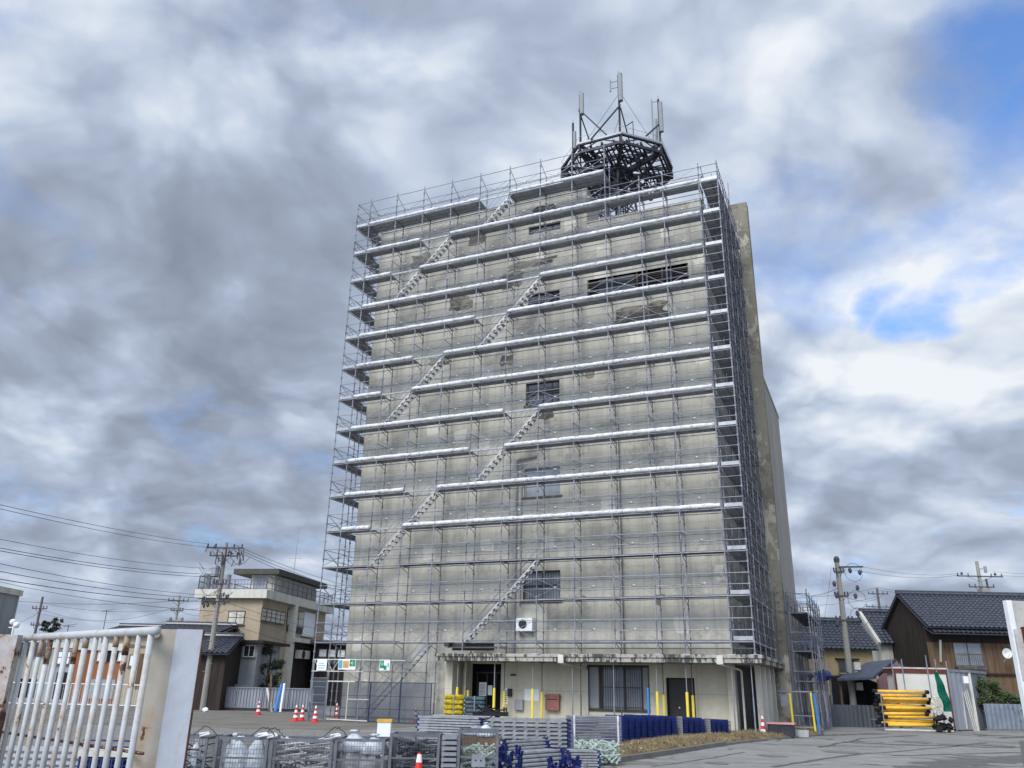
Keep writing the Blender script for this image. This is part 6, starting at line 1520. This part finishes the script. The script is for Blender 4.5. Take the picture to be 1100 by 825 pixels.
for dx, dz in ((-.16, .25), (.2, .05)): m = MB(); m.blob((dx*.6, 0, P.z+dz*.7), .15, .15, .15, 1, 14, 10, 0); m.build('globe', M['paper'], o, True)
for (px, py, Y, lb) in ((74, 671, 85, 'small roof aerial just above the gate rail'), (115, 655, 85, 'thin roof aerial with a bent arm above the long tiled roof')):
    P = at(px, py, Y); m = MB(); m.tube((0, 0, 0), (0, 0, P.z), .035, 4)
    for i in range(6): m.tube((-.5+i*.2, -.3, P.z-.15), (-.5+i*.2, .3, P.z-.15), .015, 3)
    m.tube((-.6, 0, P.z-.15), (.9, 0, P.z+.1), .02, 3); o = m.build('roof_aerial', M['steeldark']); o.location = (P.x, Y, 0); tag(o, lb, 'aerial')
def wire(A, B_, sag, lb, r=.016, group='overhead wires', n=18):
    A = Vector(A); B_ = Vector(B_); m = MB(); pts = []
    for i in range(n+1): t = i/n; p = A.lerp(B_, t); p.z -= 4*sag*t*(1-t); pts.append(p)
    m.path(pts, r*.7, 4); return tag(m.build('power_line', M['wire']), lb, 'wire', group)
L1 = 'black wire sweeping from the tall left pole up to the left edge'
tops = [(-.0, .1), (-.9, .35)]
wire((T1.x-1.1, 53, T1.z-.1), at(-40, 533, 26), .15, 'upper of the two highest wires running left from the tall pole')
wire((T1.x-.7, 53, T1.z-.35), at(-40, 537, 26), .2, 'lower of the two highest wires running left from the tall pole')
for i, (py0, pyT, rr_) in enumerate([(573, 611, .016), (583, 617, .022), (586, 620, .022), (599, 640, .018), (608, 643, .022), (617, 646, .026)]):
    Q_ = at(236, pyT, 53); wire(Q_, at(-30, py0, 30), .25, 'black wire sagging from the middle of the tall left pole to the left edge', rr_, 'middle wires left of the tall pole')
for (pa, pb, Ya, Yb, sg, r_) in [((0, 625), (236, 657), 58, 53, .3, .028), ((10, 645), (192, 645), 80, 82, .35, .03), ((46, 648), (192, 654), 80, 82, .5, .022), ((46, 655), (192, 650), 80, 82, 1.2, .022), ((46, 660), (192, 668), 80, 82, .4, .02), ((192, 648), (240, 630), 82, 53, .3, .02), ((192, 655), (240, 657), 82, 53, .4, .02), ((0, 672), (46, 655), 80, 80, .4, .02), ((192, 652), (240, 640), 82, 53, .5, .02)]:
    wire(at(*pa, Ya), at(*pb, Yb), sg, 'thin wire among the low tangle between the left poles', r_, 'low wires between the left poles')
for i in range(3):
    wire((T1.x+.5+.35*i, 53, T1.z-.1-.3*i), at(430, 640+5*i, 80), .5, 'wire running right from the tall left pole behind the scaffolding', .02, 'wires right of the tall left pole')
for py in (646, 655, 668): wire(at(240, py, 53), at(420, py+45, 66), .3, 'drop wire falling from the tall left pole past the beige building', .016, 'drop wires at the beige building')
wire((T4.x+1.3, 50, T4.z-.2), at(1030, 616, 72), .3, 'upper wire between the tall right pole and the leaning pole'); wire((T4.x+1.0, 50, T4.z-.45), at(1030, 617.5, 72), .35, 'lower wire between the tall right pole and the leaning pole')
wire(at(1066, 614, 72), at(1140, 616, 60), .1, 'upper wire leaving the right edge from the leaning pole'); wire(at(1066, 617, 72), at(1140, 620, 60), .1, 'lower wire leaving the right edge from the leaning pole')
for (p, q, Ya, Yb) in [((850, 641), (942, 631), 70, 92), ((850, 650), (942, 641), 70, 92), ((942, 631), (1049, 637), 92, 72), ((942, 634), (1110, 641), 92, 75), ((905, 640), (942, 643), 50, 92), ((850, 637), (900, 632), 60, 50)]:
    wire(at(*p, Ya), at(*q, Yb), .3, 'thin wire strung across the sky above the right-hand roofs', .022, 'wires above the right-hand roofs')
wire(at(893, 610, 50), at(880, 690, 62), .3, 'slack drop wire hanging left of the tall right pole', .012)
bpy.context.view_layer.update()

# tar seams and repaired strips on the asphalt
def seam(pts, w0, seed, nm='asphalt_seam', mat=None):
    R = random.Random(seed); P = [gr(*p) for p in pts]; L_, R_ = [], []
    n = 40
    for i in range(n+1):
        x = i/n*(len(P)-1); k = min(int(x), len(P)-2); p = P[k].lerp(P[k+1], x-k); d = (P[k+1]-P[k]).normalized(); s_ = Vector((-d.y, d.x, 0)); w_ = w0*(.4+.9*abs(mn.noise(Vector((i*.35, seed, 0))))+R.uniform(0, .3)); c = p+s_*(w0*1.2*mn.noise(Vector((i*.2, seed+9, 0))))
        L_.append((c.x+s_.x*w_, c.y+s_.y*w_, .0045)); R_.append((c.x-s_.x*w_, c.y-s_.y*w_, .0045))
    m = MB(); m.add(L_+R_, [(i, n+1+i, n+2+i, i+1) for i in range(n)]); struct(m.build(nm, mat or TAR))
TAR = simple('tar_seam', (.1, .096, .086), .85, 0, .4, 3)
PATCH = simple('newer_asphalt', (.12, .118, .108), .9, 0, .25, 2, (.2, .19, .17), .6)
for i, (pts, w_) in enumerate([([(905, 797), (960, 799.5), (1010, 801)], .22), ([(1010, 800), (1060, 803), (1110, 803)], .3), ([(830, 824), (905, 812), (980, 806), (1060, 798)], .12), 
                              ([(960, 812), (1030, 810), (1110, 808)], .16), ([(700, 824), (760, 815), (800, 808)], .06), ([(880, 803), (930, 793), (985, 790)], .12), ([(1075, 793), (1110, 791)], .35)]): seam(pts, w_, i)
seam([(990, 830), (1050, 818), (1120, 812)], 1.1, 33, 'asphalt_patch', PATCH)
seam([(860, 790.5), (900, 789.5), (950, 788)], .5, 34, 'asphalt_patch', PATCH)

STAIN = simple('oil_stain', (.17, .165, .152), .8, 0, .3, 2)
for k, (px, py, w_) in enumerate([(905, 808, .5), (980, 797, .6), (830, 812, .35), (1040, 812, .4), (770, 820, .25), (1070, 801, .5)]):
    P = gr(px, py); R = random.Random(k+60); m = MB(); n = 22
    m.add([(P.x+w_*.7*(1+.5*mn.noise(Vector((i*.6, k*3, 0))))*math.cos(2*math.pi*i/n)*1.5, P.y+w_*.7*(1+.6*mn.noise(Vector((i*.5, k*3+5, 0))))*math.sin(2*math.pi*i/n)*2, .009+.0005*k) for i in range(n)], [tuple(range(n))]); struct(m.build('oil_stain', STAIN))
